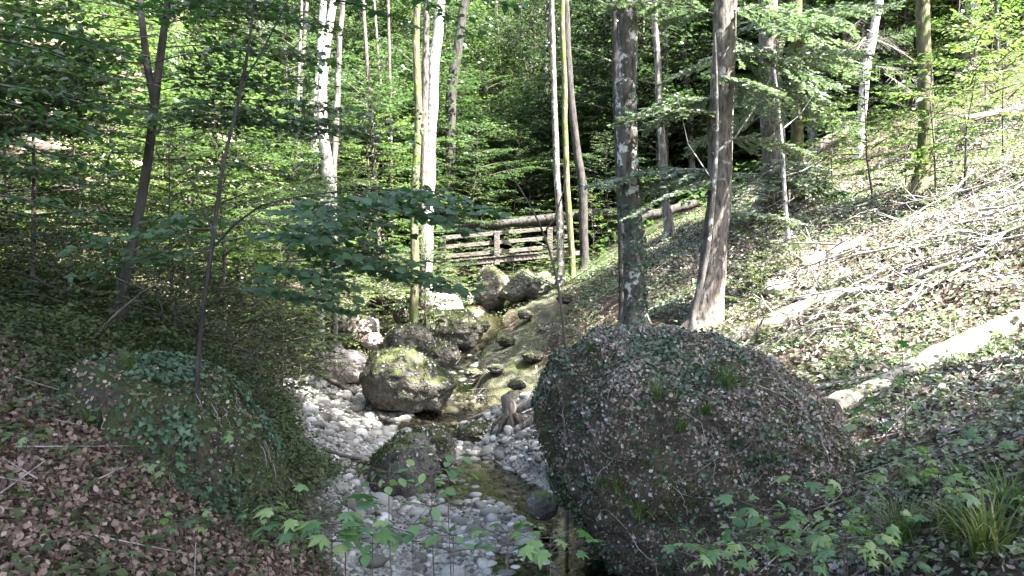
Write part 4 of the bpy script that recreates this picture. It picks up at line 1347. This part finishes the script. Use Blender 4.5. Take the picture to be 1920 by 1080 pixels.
# unseen trees added round the camera so their crowns shade the near stream bed
for k, (x, y, s) in enumerate([(4.6, 3.6, 1.0), (7.6, 1.6, 1.0), (3.0, .2, .9), (6.2, -1.6, 1.0), (-3.5, -1.5, 1.0), (10.5, -1.0, 1.0), (-5.8, 3.4, .9), (1.2, -4.5, 1.0), (-8.5, 7.5, 1.0), (-9, 1, 1.0), (-14, 13, 1.1), (-7.2, 8.6, .9), (-10, 13.2, 1.0), (4.8, 1.4, 1.0), (1.5, -1.8, 1.0), (-.8, -3.6, 1.0), (5.6, 6.2, 1.1), (4.4, 4.8, .8), (2.6, 2.6, 1.0), (3.6, 1.6, 1.0)]):
    root = thing('shade_tree', 'tall leafy tree outside the picture, added to shade the stream', 'tree', (x, y, hz(x, y)), 'added trees around the viewpoint', k * 1.3, s)
    link('trunk', BT[k % 3], root, None)
    link('crown', CR[k % 3], root, (0, 0, 7.0 if k < 18 else 10.5), (0, 0, k * 2.1))

# ------------------------------------------------------------------ bridge


def beam(mb, a, b, w_, h, m=0):
    a, b = np.asarray(a, float), np.asarray(b, float)
    t = norm((b - a)[None])[0]
    ref = np.array([0, 0, 1.0]) if abs(t[2]) < .9 else np.array([0, 1.0, 0])
    s = norm(np.cross(t, ref)[None])[0]
    u = np.cross(s, t)
    c = .12 * min(w_, h)
    prof = [(-w_ / 2 + c, -h / 2), (w_ / 2 - c, -h / 2), (w_ / 2, -h / 2 + c), (w_ / 2, h / 2 - c), (w_ / 2 - c, h / 2), (-w_ / 2 + c, h / 2), (-w_ / 2, h / 2 - c), (-w_ / 2, -h / 2 + c)]
    V = [a + s * x + u * y for x, y in prof] + [b + s * x + u * y for x, y in prof]
    f = [[i, (i + 1) % 8, 8 + (i + 1) % 8, 8 + i] for i in range(8)]
    mb.add(V, np.array(f), m)
    mb.add(V[:8], np.array([list(range(8))[::-1]]), m)
    mb.add(V[8:], np.array([list(range(8))]), m)


BL, BR = P(820, 492, 27.0), P(1076, 469, 27.6)
broot = thing('footbridge', 'weathered wooden footbridge with three rail railing across the gully', 'bridge', (BL + BR) / 2)
ax = BR - BL


def bp(t, up, off):
    q = BL + ax * t
    return q + np.array([0, off, up])


for off in (0, 1.25):
    for t in () if off else (.04, .43, .82):
        mb = MB()
        beam(mb, bp(t, -.25, off), bp(t, .86, off - .04), .19, .14)
        mb.build('post', M['plank'], broot, False)
    for up, hh in () if off else ((.82, .13), (.50, .13), (.18, .13)):
        for t0, t1 in ((.0, .43), (.432, .98)):
            mb = MB()
            beam(mb, bp(t0 - .01, up, off + .07), bp(t1, up, off + .07), .05, hh)
            mb.build('rail', M['plank'], broot, False)
    mb = MB()
    beam(mb, bp(-.06, -.12, off), bp(1.05, -.12, off), .14, .16)
    mb.build('beam', M['bark_brown'], broot, False)
for k in range(30):
    mb = MB()
    t = k / 29.5 + .01
    q = bp(t, .02, -.12)
    beam(mb, q, q + np.array([0, 1.5, 0]), .15, .05)
    mb.build('deck_board', M['plank'], broot, False)
# left return rail
mb = MB()
beam(mb, bp(.0, .50, -.05), bp(-.09, .46, .9), .05, .10)
mb.build('rail', M['plank'], broot, False)

# ------------------------------------------------------------------ logs


def log(name, label, pts, bark='log', sides=14, cat='log', rough=.07, end='cut', sink=0.0, on_ground=False, branches=0, auto=0.0):
    if auto:
        pts = [(a, b, float(ray_ground(a, b)[1]) * auto, c) for a, b, d, c in pts]
        ds = np.array([q_[2] for q_ in pts])
        ds = np.polyval(np.polyfit(np.arange(len(ds)), ds, 1), np.arange(len(ds)))
        pts = [(a, b, float(d), c) for (a, b, _, c), d in zip(pts, ds)]
    W = np.array([P(a, b, d) for a, b, d, c in pts])
    rad = np.array([c / FPX * d / 2 for a, b, d, c in pts])
    W[:, 2] -= rad * .35 if auto else 0
    n = max(12, int(np.linalg.norm(W[-1] - W[0]) / .15))
    t = np.linspace(0, 1, len(W))
    u = np.linspace(0, 1, n)
    Q = np.stack([np.interp(u, t, W[:, c]) for c in range(3)], -1)
    R = np.interp(u, t, rad)
    if on_ground:
        Q[:, 2] = H(Q[:, 0], Q[:, 1]) + R * .7
        ker = np.ones(7) / 7
        zz_ = np.convolve(np.pad(Q[:, 2], 3, 'edge'), ker, 'valid')
        Q[:, 2] = zz_
    wob = fbm(np.stack([u * 9, u * 0 + pts[0][0], u * 0], -1), .5, 3, 4)
    Q[:, 2] += wob * R.mean() * .5
    R = R * (1 + .18 * fbm(np.stack([u * 25, u * 0 + pts[0][0], u * 0], -1), .5, 2, 8))
    mb = MB()
    tube(mb, Q, R, sides, rough=rough * 1.8, seed=int(pts[0][0]), cap='end')
    if branches:
        r = np.random.default_rng(int(pts[0][0]))
        for k in range(branches):
            i_ = r.integers(2, n - 1)
            L = r.uniform(.1, .5)
            dv = norm(r.normal(0, 1, (1, 3)))[0]
            dv[2] = abs(dv[2])
            tube(mb, [Q[i_], Q[i_] + dv * (R[i_] + L * .5), Q[i_] + dv * (R[i_] + L) + np.array([.05, 0, .03])], [.02, .012, .005], 5)
    o = mb.build(name, [M[bark], M[end]])
    return tag(own(o), label, cat)


log('fallen_log', 'large sunlit barkless log slanting down the slope behind the huge boulder', [(1560, 765, 7.4, 52), (1650, 722, 7.7, 52), (1780, 655, 8.2, 52), (1930, 585, 8.9, 50)], branches=3, auto=.975)
log('fallen_log', 'pale barkless log lying between the spruce foot and the brush pile', [(1320, 668, 11.2, 36), (1420, 610, 11.6, 36), (1500, 575, 12.0, 32), (1580, 545, 12.4, 24)], branches=4, auto=.975)
log('fallen_log', 'short log with a sawn end in the sunlit slope', [(1503, 492, 14.2, 22), (1560, 470, 14.4, 22), (1620, 450, 14.6, 20)], auto=.975)
log('dead_branch', 'long grey dead branch trailing across the sunlit slope', [(1570, 548, 12.3, 14), (1680, 535, 12, 12), (1760, 500, 12, 9), (1850, 478, 12, 5)], 'dry', 8, 'branch', branches=5, auto=.975)
log('fallen_log', 'pale leaning log at the upper right edge', [(1808, 222, 16, 14), (1870, 212, 16, 14), (1935, 200, 16, 13)], branches=2)
log('fallen_log', 'mossy dark log lying behind the bridge railing', [(820, 424, 29.5, 10), (900, 424, 29.5, 14), (1000, 412, 29.5, 18), (1090, 402, 29.5, 20), (1200, 404, 30, 20)], 'bark_dark')
log('fallen_log', 'dark rotting log on the slope between the thick trunks', [(1200, 412, 26, 16), (1250, 398, 26, 19), (1305, 380, 26.3, 16)], 'bark_dark')
log('fallen_log', 'brown uprooted log on the dark upper right slope', [(1500, 300, 24, 22), (1560, 262, 24, 20), (1600, 232, 24.5, 16)], 'bark_brown')
log('driftwood_log', 'dark wet driftwood log reaching from the pool to the huge boulder', [(880, 786, 14.2, 12), (940, 768, 14.0, 16), (1020, 744, 13.6, 16), (1050, 735, 13.5, 14)], 'bark_brown', rough=.12, auto=.95)
log('driftwood_log', 'grey split driftwood log stuck behind the huge boulder', [(960, 770, 13.2, 14), (1010, 745, 13.2, 22), (1060, 728, 13.3, 24)], 'dry', rough=.12, auto=.95)
log('driftwood_log', 'broken brown driftwood piece nearest the huge boulder', [(975, 800, 12.6, 12), (1010, 780, 12.6, 16), (1050, 765, 12.6, 16)], 'bark_brown', rough=.12, auto=.95)
log('dead_branch', 'pale bare branch leaning on the left bank', [(170, 640, 7.2, 5), (215, 590, 7.3, 5), (270, 545, 7.4, 4), (320, 520, 7.5, 2)], 'twig', 7, 'branch')
log('dead_branch', 'dark stick lying on the gravel left of the speckled boulder', [(608, 842, 10.9, 7), (660, 858, 10.7, 7), (704, 864, 10.6, 5)], 'twig', 7, 'branch', auto=.975)
log('dead_branch', 'dark branch lying across the upper gravel bar', [(545, 680, 15.5, 9), (610, 705, 15.2, 10), (660, 735, 14.6, 10), (700, 752, 14.2, 6)], 'twig', 7, 'branch', branches=3, auto=.975)
log('dead_branch', 'short dark sunken stick on the gravel beside the midstream boulder', [(712, 780, 12.9, 10), (750, 800, 12.5, 12)], 'bark_dark', 7, 'branch', auto=.975)
log('dead_branch', 'weathered stick on the stones at the foot of the speckled boulder', [(660, 920, 9.0, 6), (690, 950, 8.6, 7), (715, 965, 8.4, 5)], 'twig', 7, 'branch', auto=.975)
log('dead_branch', 'thin arching dead branch beside the big sunlit log', [(1480, 750, 7.4, 4), (1540, 722, 7.4, 5), (1640, 702, 7.6, 5), (1700, 690, 7.8, 4)], 'dry', 6, 'branch', auto=.975)
log('fallen_log', 'grey slab of driftwood in the notch above the pool', [(835, 692, 16.6, 10), (865, 670, 16.9, 10), (905, 648, 17.2, 8)], 'bark_brown', auto=.975)
log('fallen_log', 'pale short log on the bare slope behind the spruce foot', [(1222, 578, 14.5, 9), (1262, 568, 14.6, 10), (1300, 556, 14.8, 9)], 'dry', 8, auto=.975)

# upright rotten stump with roots in the stream
SD_ = float(ray_ground(958, 800)[1])
sr = thing('driftwood_stump', 'upright rotten stump with tangled roots on the gravel by the pool', 'stump', P(958, 800, SD_))
mb = MB()
tube(mb, [P(962, 812, SD_), P(958, 790, SD_), P(953, 775, SD_), P(956, 760, SD_), P(952, 746, SD_), P(960, 734, SD_)], [.16, .12, .10, .11, .09, .04], 14, rough=.7, seed=3)
mb.build('trunk', M['bark_brown'], sr)
for k in range(9):
    a = k * .75
    q = P(958, 775, SD_ - .05)
    mb = MB()
    e = np.array([math.cos(a) * .26, -abs(math.sin(a)) * .14, -.22 * rs.random() - .14])
    tube(mb, [q, q + e * .5 + np.array([0, -.03, .05]), q + e, q + e * 1.15 + np.array([0, 0, -.12])], [.05, .036, .022, .008], 6, rough=.3, seed=k)
    mb.build('root', M['twig'], sr)
# stump right
st = thing('tree_stump', 'short grey weathered stump behind the maple seedlings at right', 'stump', P(1776, 850, 6.0))
mb = MB()
tube(mb, [P(1776, 860, 6.0), P(1776, 830, 6.0), P(1777, 800, 6.0)], [.085, .075, .06], 14, rough=.18, seed=5, cap='end')
mb.build('trunk', [M['dry'], M['cut']], st)

# ------------------------------------------------------------------ brush pile on the slope
bmesh_br = []
rr = np.random.default_rng(51)
for k in range(8):
    mb = MB()
    t = np.linspace(0, 1, 9)
    pts = np.stack([2.0 * t, .10 * np.sin(t * rr.uniform(1, 4)) + .1 * rr.normal() * t, .07 * np.sin(t * rr.uniform(1.5, 4)) + .02 * rr.normal(0, 1, 9)], -1)
    tube(mb, pts, (.014 + .003 * k) * (1 - .85 * t), 6, rough=.1, seed=k)
    for j in range(8):
        i_ = rr.integers(2, 8)
        dv = np.array([.6, rr.normal(0, .6), rr.normal(0, .45)])
        L = rr.uniform(.25, .7)
        tube(mb, [pts[i_], pts[i_] + dv * L * .5, pts[i_] + dv * L + np.array([0, 0, rr.normal(0, .06)])], [.011, .007, .002], 4)
    bmesh_br.append(mb.mesh('branch', M['dry']))
for label, c, spread, nn_, seed in [('tangled heap of bleached dead branches near the right edge', (1830, 520, 11.0), (1.6, 1.5, .32), 74, 1),
                                    ('loose scatter of bleached sticks above the big sunlit log', (1680, 590, 10.2), (1.6, 1.0, .08), 28, 2),
                                    ('heap of dry twigs below the green barked tree', (1600, 395, 15.5), (1.8, .9, .15), 11, 3),
                                    ('dry bare sticks at the foot of the broad brown trunk', (1420, 420, 17.5), (1.5, .8, .2), 12, 4)]:
    rr = np.random.default_rng(500 + seed)
    c = P(*c)
    root = thing('brush_pile', label, 'brush pile', (c[0], c[1], hz(c[0], c[1])))
    for k in range(nn_):
        x, y = rr.normal(0, spread[0] * .5), rr.normal(0, spread[1] * .5)
        z = hz(c[0] + x, c[1] + y) - root['_loc'][2] + abs(rr.normal(0, spread[2]))
        az = rr.normal(2.6, .9) if rr.random() < .55 else rr.uniform(0, 6.3)
        link('branch', bmesh_br[k % 8], root, (x, y, z + .04), (rr.uniform(0, 6.3), -.45 * math.cos(az) + rr.normal(0, .13), az), rr.uniform(.25, .8))

# ------------------------------------------------------------------ spruce boughs


def bough_mesh(seed, L=1.3, dead=False):
    r = np.random.default_rng(seed)
    mb = MB()
    n = 10
    t = np.linspace(0, 1, n)
    pos = np.stack([L * t, .04 * np.sin(3 * t), -.25 * L * t * t], -1)
    tube(mb, pos, .012 * (1 - .8 * t), 5, 1)
    K = int(L / .038)
    tk = np.linspace(.12, 1, K)
    b = np.stack([np.interp(tk, t, pos[:, c]) for c in range(3)], -1)
    sd = np.where(np.arange(K) % 2 == 0, 1, -1)
    a = sd * r.normal(.95, .12, K)
    tl = L * .36 * (1 - .7 * tk) + .06
    td = np.stack([np.cos(a), np.sin(a), r.normal(-.25, .1, K)], -1)
    sticks(mb, b, b + td * tl[:, None], .004, .0015, 1)
    if not dead:
        M_ = np.maximum(5, (tl / .011).astype(int))
        idx = np.repeat(np.arange(K), M_)
        w_ = np.concatenate([np.arange(m) for m in M_])
        u = (w_ + .5) / M_[idx]
        sg = np.where(w_ % 2 == 0, 1, -1)
        la = a[idx] + sg * .9
        lp = b[idx] + td[idx] * (tl[idx] * u)[:, None]
        stamp(mb, NEEDLE[0] * np.array([2.6, 1, 1]), NEEDLE[1], lp, np.stack([np.cos(la), np.sin(la), r.normal(-.1, .2, len(la))], -1), np.array([0, 0, 1.0]) + jit(len(la), .5, r), .05 * r.uniform(.7, 1.2, len(la)), 0, r.random(len(la)))
    return mb.mesh('bough', [M['needle'], M['dry']])


BG = [bough_mesh(k) for k in range(4)]
DB = [bough_mesh(20 + k, 1.1, True) for k in range(3)]
for (label, px, d, specs) in [
    ('needled spruce boughs drooping on the stout brown spruce trunk', 1350, 12.6, [(185, 3.3, 1.0), (175, 2.6, .8), (215, 3.6, .9), (60, .1, 1.2), (95, -.3, 1.1), (30, 3.0, 1.1), (20, -.6, 1.2), (130, .5, .9), (320, 3.0, 1.2), (335, 3.5, 1.0), (325, 2.5, .9), (150, -1.2, .9), (260, -.4, .8), (400, .2, .8)]),
    ('pale needled boughs hanging in front of the broad brown trunk', 1446, 19.5, [(60, -.5, 1.6), (90, 3.4, 1.7), (120, -1.2, 1.7), (160, .2, 1.6), (150, -2.2, 1.6), (200, 3.0, 1.3), (310, -.9, 1.8), (320, -2.2, 1.8), (330, 3.2, 1.4), (335, .1, 1.6), (300, -1.5, 1.5), (20, .3, 1.8), (40, -1.8, 1.8)]),
]:
    base = P(px, 300, d)
    root = thing('spruce_boughs', label, 'boughs', base)
    for j, (py, az, s) in enumerate(specs):
        q = P(px, py, d) - base
        link('bough', BG[j % 4], root, q, (rs.normal(0, .15), rs.normal(.05, .15), az), s * 1.25)
    for j in range(12):
        q = P(px, rs.uniform(40, 460), d) - base
        link('dead_bough', DB[j % 3], root, q, (rs.normal(0, .4), rs.normal(.2, .25), rs.uniform(-3.1, 3.1)), s * .35)
# dry skirts on the leaning dead trunk
root = thing('dead_boughs', 'curly dead twigs hanging on the leaning pale trunk', 'boughs', P(1630, 120, 22.8))
for j in range(8):
    q = P(rs.uniform(1600, 1660), rs.uniform(20, 170), 22.8) - P(1630, 120, 22.8)
    link('dead_bough', DB[j % 3], root, q, (rs.normal(0, .5), rs.normal(.3, .3), rs.uniform(-3.1, 3.1)), 1.3)

# ------------------------------------------------------------------ grass tufts


def tuft_mesh(seed, nb=90, L=.35, wid=.006):
    r = np.random.default_rng(seed)
    mb = MB()
    a = r.uniform(0, 6.283, nb)
    ln = L * r.uniform(.5, 1.15, nb)
    out = r.uniform(.25, 1.0, nb)
    off = r.normal(0, .03, (nb, 2))
    K = 5
    u = np.linspace(0, 1, K)
    rad = out[:, None] * ln[:, None] * u ** 1.3
    zz = ln[:, None] * (u - .75 * out[:, None] * u ** 2.4)
    c = np.stack([off[:, 0:1] + np.cos(a)[:, None] * rad, off[:, 1:2] + np.sin(a)[:, None] * rad, zz], -1)
    s = np.stack([-np.sin(a), np.cos(a), 0 * a], -1)[:, None] * (wid * (1 - .85 * u))[None, :, None]
    V = np.stack([c - s, c + s], 2).reshape(-1, 3)
    i = (np.arange(nb)[:, None] * 2 * K + np.arange(K - 1)[None] * 2)
    F = np.stack([i, i + 1, i + 3, i + 2], -1).reshape(-1, 4)
    mb.add(V, F, 0, np.repeat(r.random(nb), 2 * K))
    return mb.mesh('grass_tuft', M['grass'])


TF = [tuft_mesh(1), tuft_mesh(2, 120, .42), tuft_mesh(3, 70, .25, .008)]


def on_boulder(B, px, py):
    v, f = B
    d = v[:, 1]
    sx = 960 + v[:, 0] / d * FPX
    sy = 540 - (v[:, 2] - CAMZ) / d * FPX
    k = np.hypot(sx - px, sy - py) + d * 20
    return v[np.argmin(k)]


for px, py, s, k, lb, B in [(1360, 725, .75, 1, 'grass tuft near the crown of the huge boulder', BIG), (1232, 742, .6, 0, 'small grass tuft left of the crown tuft on the huge boulder', BIG), (1330, 770, .6, 2, 'sparse tuft just below the crown tuft on the huge boulder', BIG),
                            (1160, 915, .7, 0, 'wide grass tuft at the left shoulder base of the huge boulder', BIG), (1125, 900, .5, 2, 'leafy tuft at the left edge of the huge boulder', BIG), (1450, 855, .4, 2, 'small bright tuft by the mossy patch on the huge boulder', BIG),
                            (1110, 660, .4, 1, 'grass tuft at the upper left rim of the huge boulder', BIG), (1270, 800, .5, 0, 'thin tuft amid dead leaves at the middle of the huge boulder', BIG), (1200, 960, .6, 1, 'dark tuft low on the left face of the huge boulder', BIG),
                            (175, 790, .6, 0, 'sunlit yellow green grass tuft on the ivy boulder', LB), (150, 830, .45, 2, 'smaller drooping tuft under the sunlit one on the ivy boulder', LB), (250, 690, .6, 1, 'fine grass on the crest of the ivy boulder', LB)]:
    q = on_boulder(B, px, py)
    tag(link('grass_tuft', TF[k], None, q + np.array([0, -.02, -.02]), (.35, 0, px), s), lb, 'grass tuft', 'grass tufts')
for px, py, s, k, lb in [(1690, 1030, 1.1, 1, 'drooping sedge tuft right of the maple seedlings at the bottom'), (1850, 1050, 1.2, 1, 'large sedge tuft in the bottom right corner'), (1780, 1000, 1.0, 0, 'sedge tuft between the two larger bottom right tufts'),
                         (1720, 930, .9, 0, 'sedge tuft at the right foot of the huge boulder'), (1890, 960, .9, 1, 'sedge tuft at the right edge'), (1530, 740, .6, 2, 'short tuft behind the right shoulder of the huge boulder'),
                         (1650, 1070, 1.0, 0, 'sedge tuft at the bottom edge right of the huge boulder'), (1800, 900, .8, 2, 'pale sedge tuft in front of the grey stump'), (300, 650, .7, 0, 'olive grass tuft above the ivy boulder'),
                         (420, 700, .8, 1, 'drooping olive tuft right of the ivy boulder crest'), (460, 760, .7, 1, 'hanging olive tuft on the bank right of the ivy boulder')]:
    q = ray_ground(px, py, 3.2)
    tag(link('grass_tuft', TF[k], None, q - np.array([0, 0, .02]), (0, 0, px), s), lb, 'grass tuft', 'grass tufts')

# ------------------------------------------------------------------ maple seedlings, each leaf a part
ML = []
for k in range(3):
    rk = np.random.default_rng(600 + k)
    v = MAPLE[0].copy()
    v[:, 2] += .05 * np.sin(v[:, 0] * 5 + k) - .08 * (v[:, 1] - .3) ** 2
    ML.append(MB().add(v, MAPLE[1], 0, np.full(len(v), .5)).mesh('leaf', M['maple']))
OV = (np.array([[0, 0, 0], [-.22, .15, .03], [-.36, .42, .05], [-.28, .72, .03], [0, 1, -.08], [.28, .72, .03], [.36, .42, .05], [.22, .15, .03], [0, .45, -.02]]),
      np.array([[8, 0, 1, 2], [8, 2, 3, 4], [8, 4, 5, 6], [8, 6, 7, 0]][::1]))
OL = MB().add(OV[0], OV[1][:, ::-1], 0, np.full(9, .5)).mesh('leaf', M['maple'])


def seedling(label, px, py, d, hgt, tiers, leaf, seed, kind='maple', lean=0.0):
    r = np.random.default_rng(seed)
    base = P(px, py, d)
    g_ = hz(base[0], base[1])
    top = base.copy()
    g0 = min(g_, base[2])
    root = thing('maple_seedling' if kind == 'maple' else 'leafy_shoot', label, 'seedling', (base[0], base[1], g0), 'seedlings in the foreground')
    H_ = base[2] + hgt - g0
    mb = MB()
    u = np.linspace(0, 1, 8)
    st_ = np.stack([lean * u * H_ + .02 * np.sin(u * 5), .02 * np.cos(u * 4) - .02, H_ * u], -1) + np.array([base[0], base[1], g0])
    tube(mb, st_, .0038 * (1 - .5 * u), 5)
    for t_ in range(tiers):
        f_ = 1 - t_ / max(1, tiers) * .75 if tiers > 1 else 1
        zc = hgt * f_ + (H_ - hgt)
        c = np.array([np.interp(zc / H_, u, st_[:, k]) for k in range(3)])
        m_ = 4 if t_ else 5
        a0 = r.uniform(0, 6.28)
        for j in range(m_):
            a = a0 + j * 6.283 / m_ + r.normal(0, .2)
            s = leaf * r.uniform(.45, 1.0)
            if r.random() < .12:
                continue
            pl = leaf * r.uniform(.7, 1.5)
            e = c + np.array([math.cos(a) * pl, math.sin(a) * pl, pl * .25])
            sticks(mb, [c], [e], .0025, .0015)
            o = link('leaf', ML[(j + t_) % 3] if kind == 'maple' else OL, root, e - np.array([base[0], base[1], g0]),
                     (r.normal(-.2, .32), r.normal(0, .32), a - math.pi / 2 + r.normal(0, .3)), s)
    mb.build('stem', M['twig'], root)
    return root


SD = [('maple seedling with broad leaves over the lower gravel, left', 600, 1010, 3.3, .10, 4, .16, 1, 'maple'),
      ('maple seedling leaning out just left of the bottom centre', 660, 1040, 3.2, .12, 3, .13, 2, 'maple'),
      ('leafy shoot with oval leaves before the speckled boulder', 740, 935, 3.4, .12, 3, .065, 3, 'oval'),
      ('leafy shoot standing over the gravel at bottom centre', 820, 985, 3.3, .22, 5, .065, 4, 'oval'),
      ('leafy shoot whose top leaf crosses the lower pool', 850, 920, 3.5, .13, 3, .065, 5, 'oval'),
      ('maple seedling over the water at bottom centre right', 960, 1040, 3.2, .10, 3, .09, 6, 'maple'),
      ('maple seedling touching the bottom edge left of the huge boulder', 1040, 1060, 3.2, .12, 3, .095, 7, 'maple'),
      ('maple seedling at the bottom under the huge boulder, leftmost on its right side', 1350, 1065, 3.5, .10, 3, .10, 8, 'maple'),
      ('maple seedling spreading before the huge boulder at bottom', 1440, 1010, 3.7, .14, 4, .10, 9, 'maple'),
      ('light green sunlit maple seedling at the bottom right', 1590, 1050, 3.4, .10, 2, .11, 10, 'maple'),
      ('maple seedling with spread leaves before the right flank of the huge boulder', 1520, 960, 3.9, .16, 4, .11, 11, 'maple'),
      ('tall thin maple seedling standing before the grey stump', 1660, 900, 4.4, .42, 6, .12, 12, 'maple'),
      ('maple seedling right of the tall thin one', 1760, 950, 4.3, .18, 4, .12, 13, 'maple'),
      ('maple seedling near the right edge below the stump', 1850, 980, 4.2, .14, 3, .12, 14, 'maple'),
      ('maple seedling at the right foot of the huge boulder', 1650, 1000, 4.0, .12, 3, .11, 15, 'maple'),
      ('maple seedling with flat leaves near the right edge, higher up', 1860, 870, 4.8, .14, 3, .12, 16, 'maple'),
      ('dark tall sapling with horizontal leaves before the big sunlit log', 1690, 800, 5.4, .75, 5, .10, 17, 'maple'),
      ('maple seedling below the ivy boulder at the bottom left', 360, 1000, 4.4, .08, 3, .09, 18, 'maple'),
      ('maple seedling in the litter at the bottom left corner side', 260, 1050, 4.1, .06, 2, .09, 19, 'maple'),
      ('maple seedling at the right foot of the ivy boulder', 500, 985, 4.8, .12, 4, .09, 20, 'maple'),
      ('maple seedling rooted low on the ivy boulder', 320, 900, 5.0, .10, 2, .085, 21, 'maple'),
      ('maple seedling in the leaf litter by the left edge', 60, 830, 4.9, .05, 2, .08, 22, 'maple'),
      ('maple seedling among fallen leaves left of the ivy boulder', 110, 760, 5.3, .06, 2, .08, 23, 'maple'),
      ('maple seedling growing from the right flank of the ivy boulder', 450, 840, 5.6, .12, 3, .085, 24, 'maple')]
rr = np.random.default_rng(88)
wh = ['left', 'second from left', 'middle', 'second from right', 'right']
for k in range(5):
    SD.append(('low maple seedling of the bottom row under the huge boulder, ' + wh[k], 1330 + 85 * k, 1075 - 8 * (k % 2), 3.3 + .1 * k, .12, 3, .09, 60 + k, 'maple'))
    SD.append(('maple seedling of the upper row right of the huge boulder, ' + wh[k], 1600 + 70 * k, 960 - 30 * (k % 3), 4.4 + .15 * k, .16, 3, .10, 70 + k, 'maple'))
    SD.append(('small oval leaved shoot before the right flank of the huge boulder, ' + wh[k], 1400 + 60 * k, 1040 - 25 * (k % 2), 3.6 + .12 * k, .12, 4, .07, 80 + k, 'oval'))
    SD.append(('small oval leaved shoot over the lower gravel, ' + wh[k], 560 + 75 * k, 1060 - 20 * (k % 2), 3.2, .13, 3, .08, 90 + k, 'oval'))
for a in SD:
    seedling(*a)

for o in bpy.data.objects:
    if '_loc' in o:
        del o['_loc']
tris = sum(len(m.loops) - 2 * len(m.polygons) for m in bpy.data.meshes)
print('TRIS', tris, 'OBJECTS', len(bpy.data.objects))
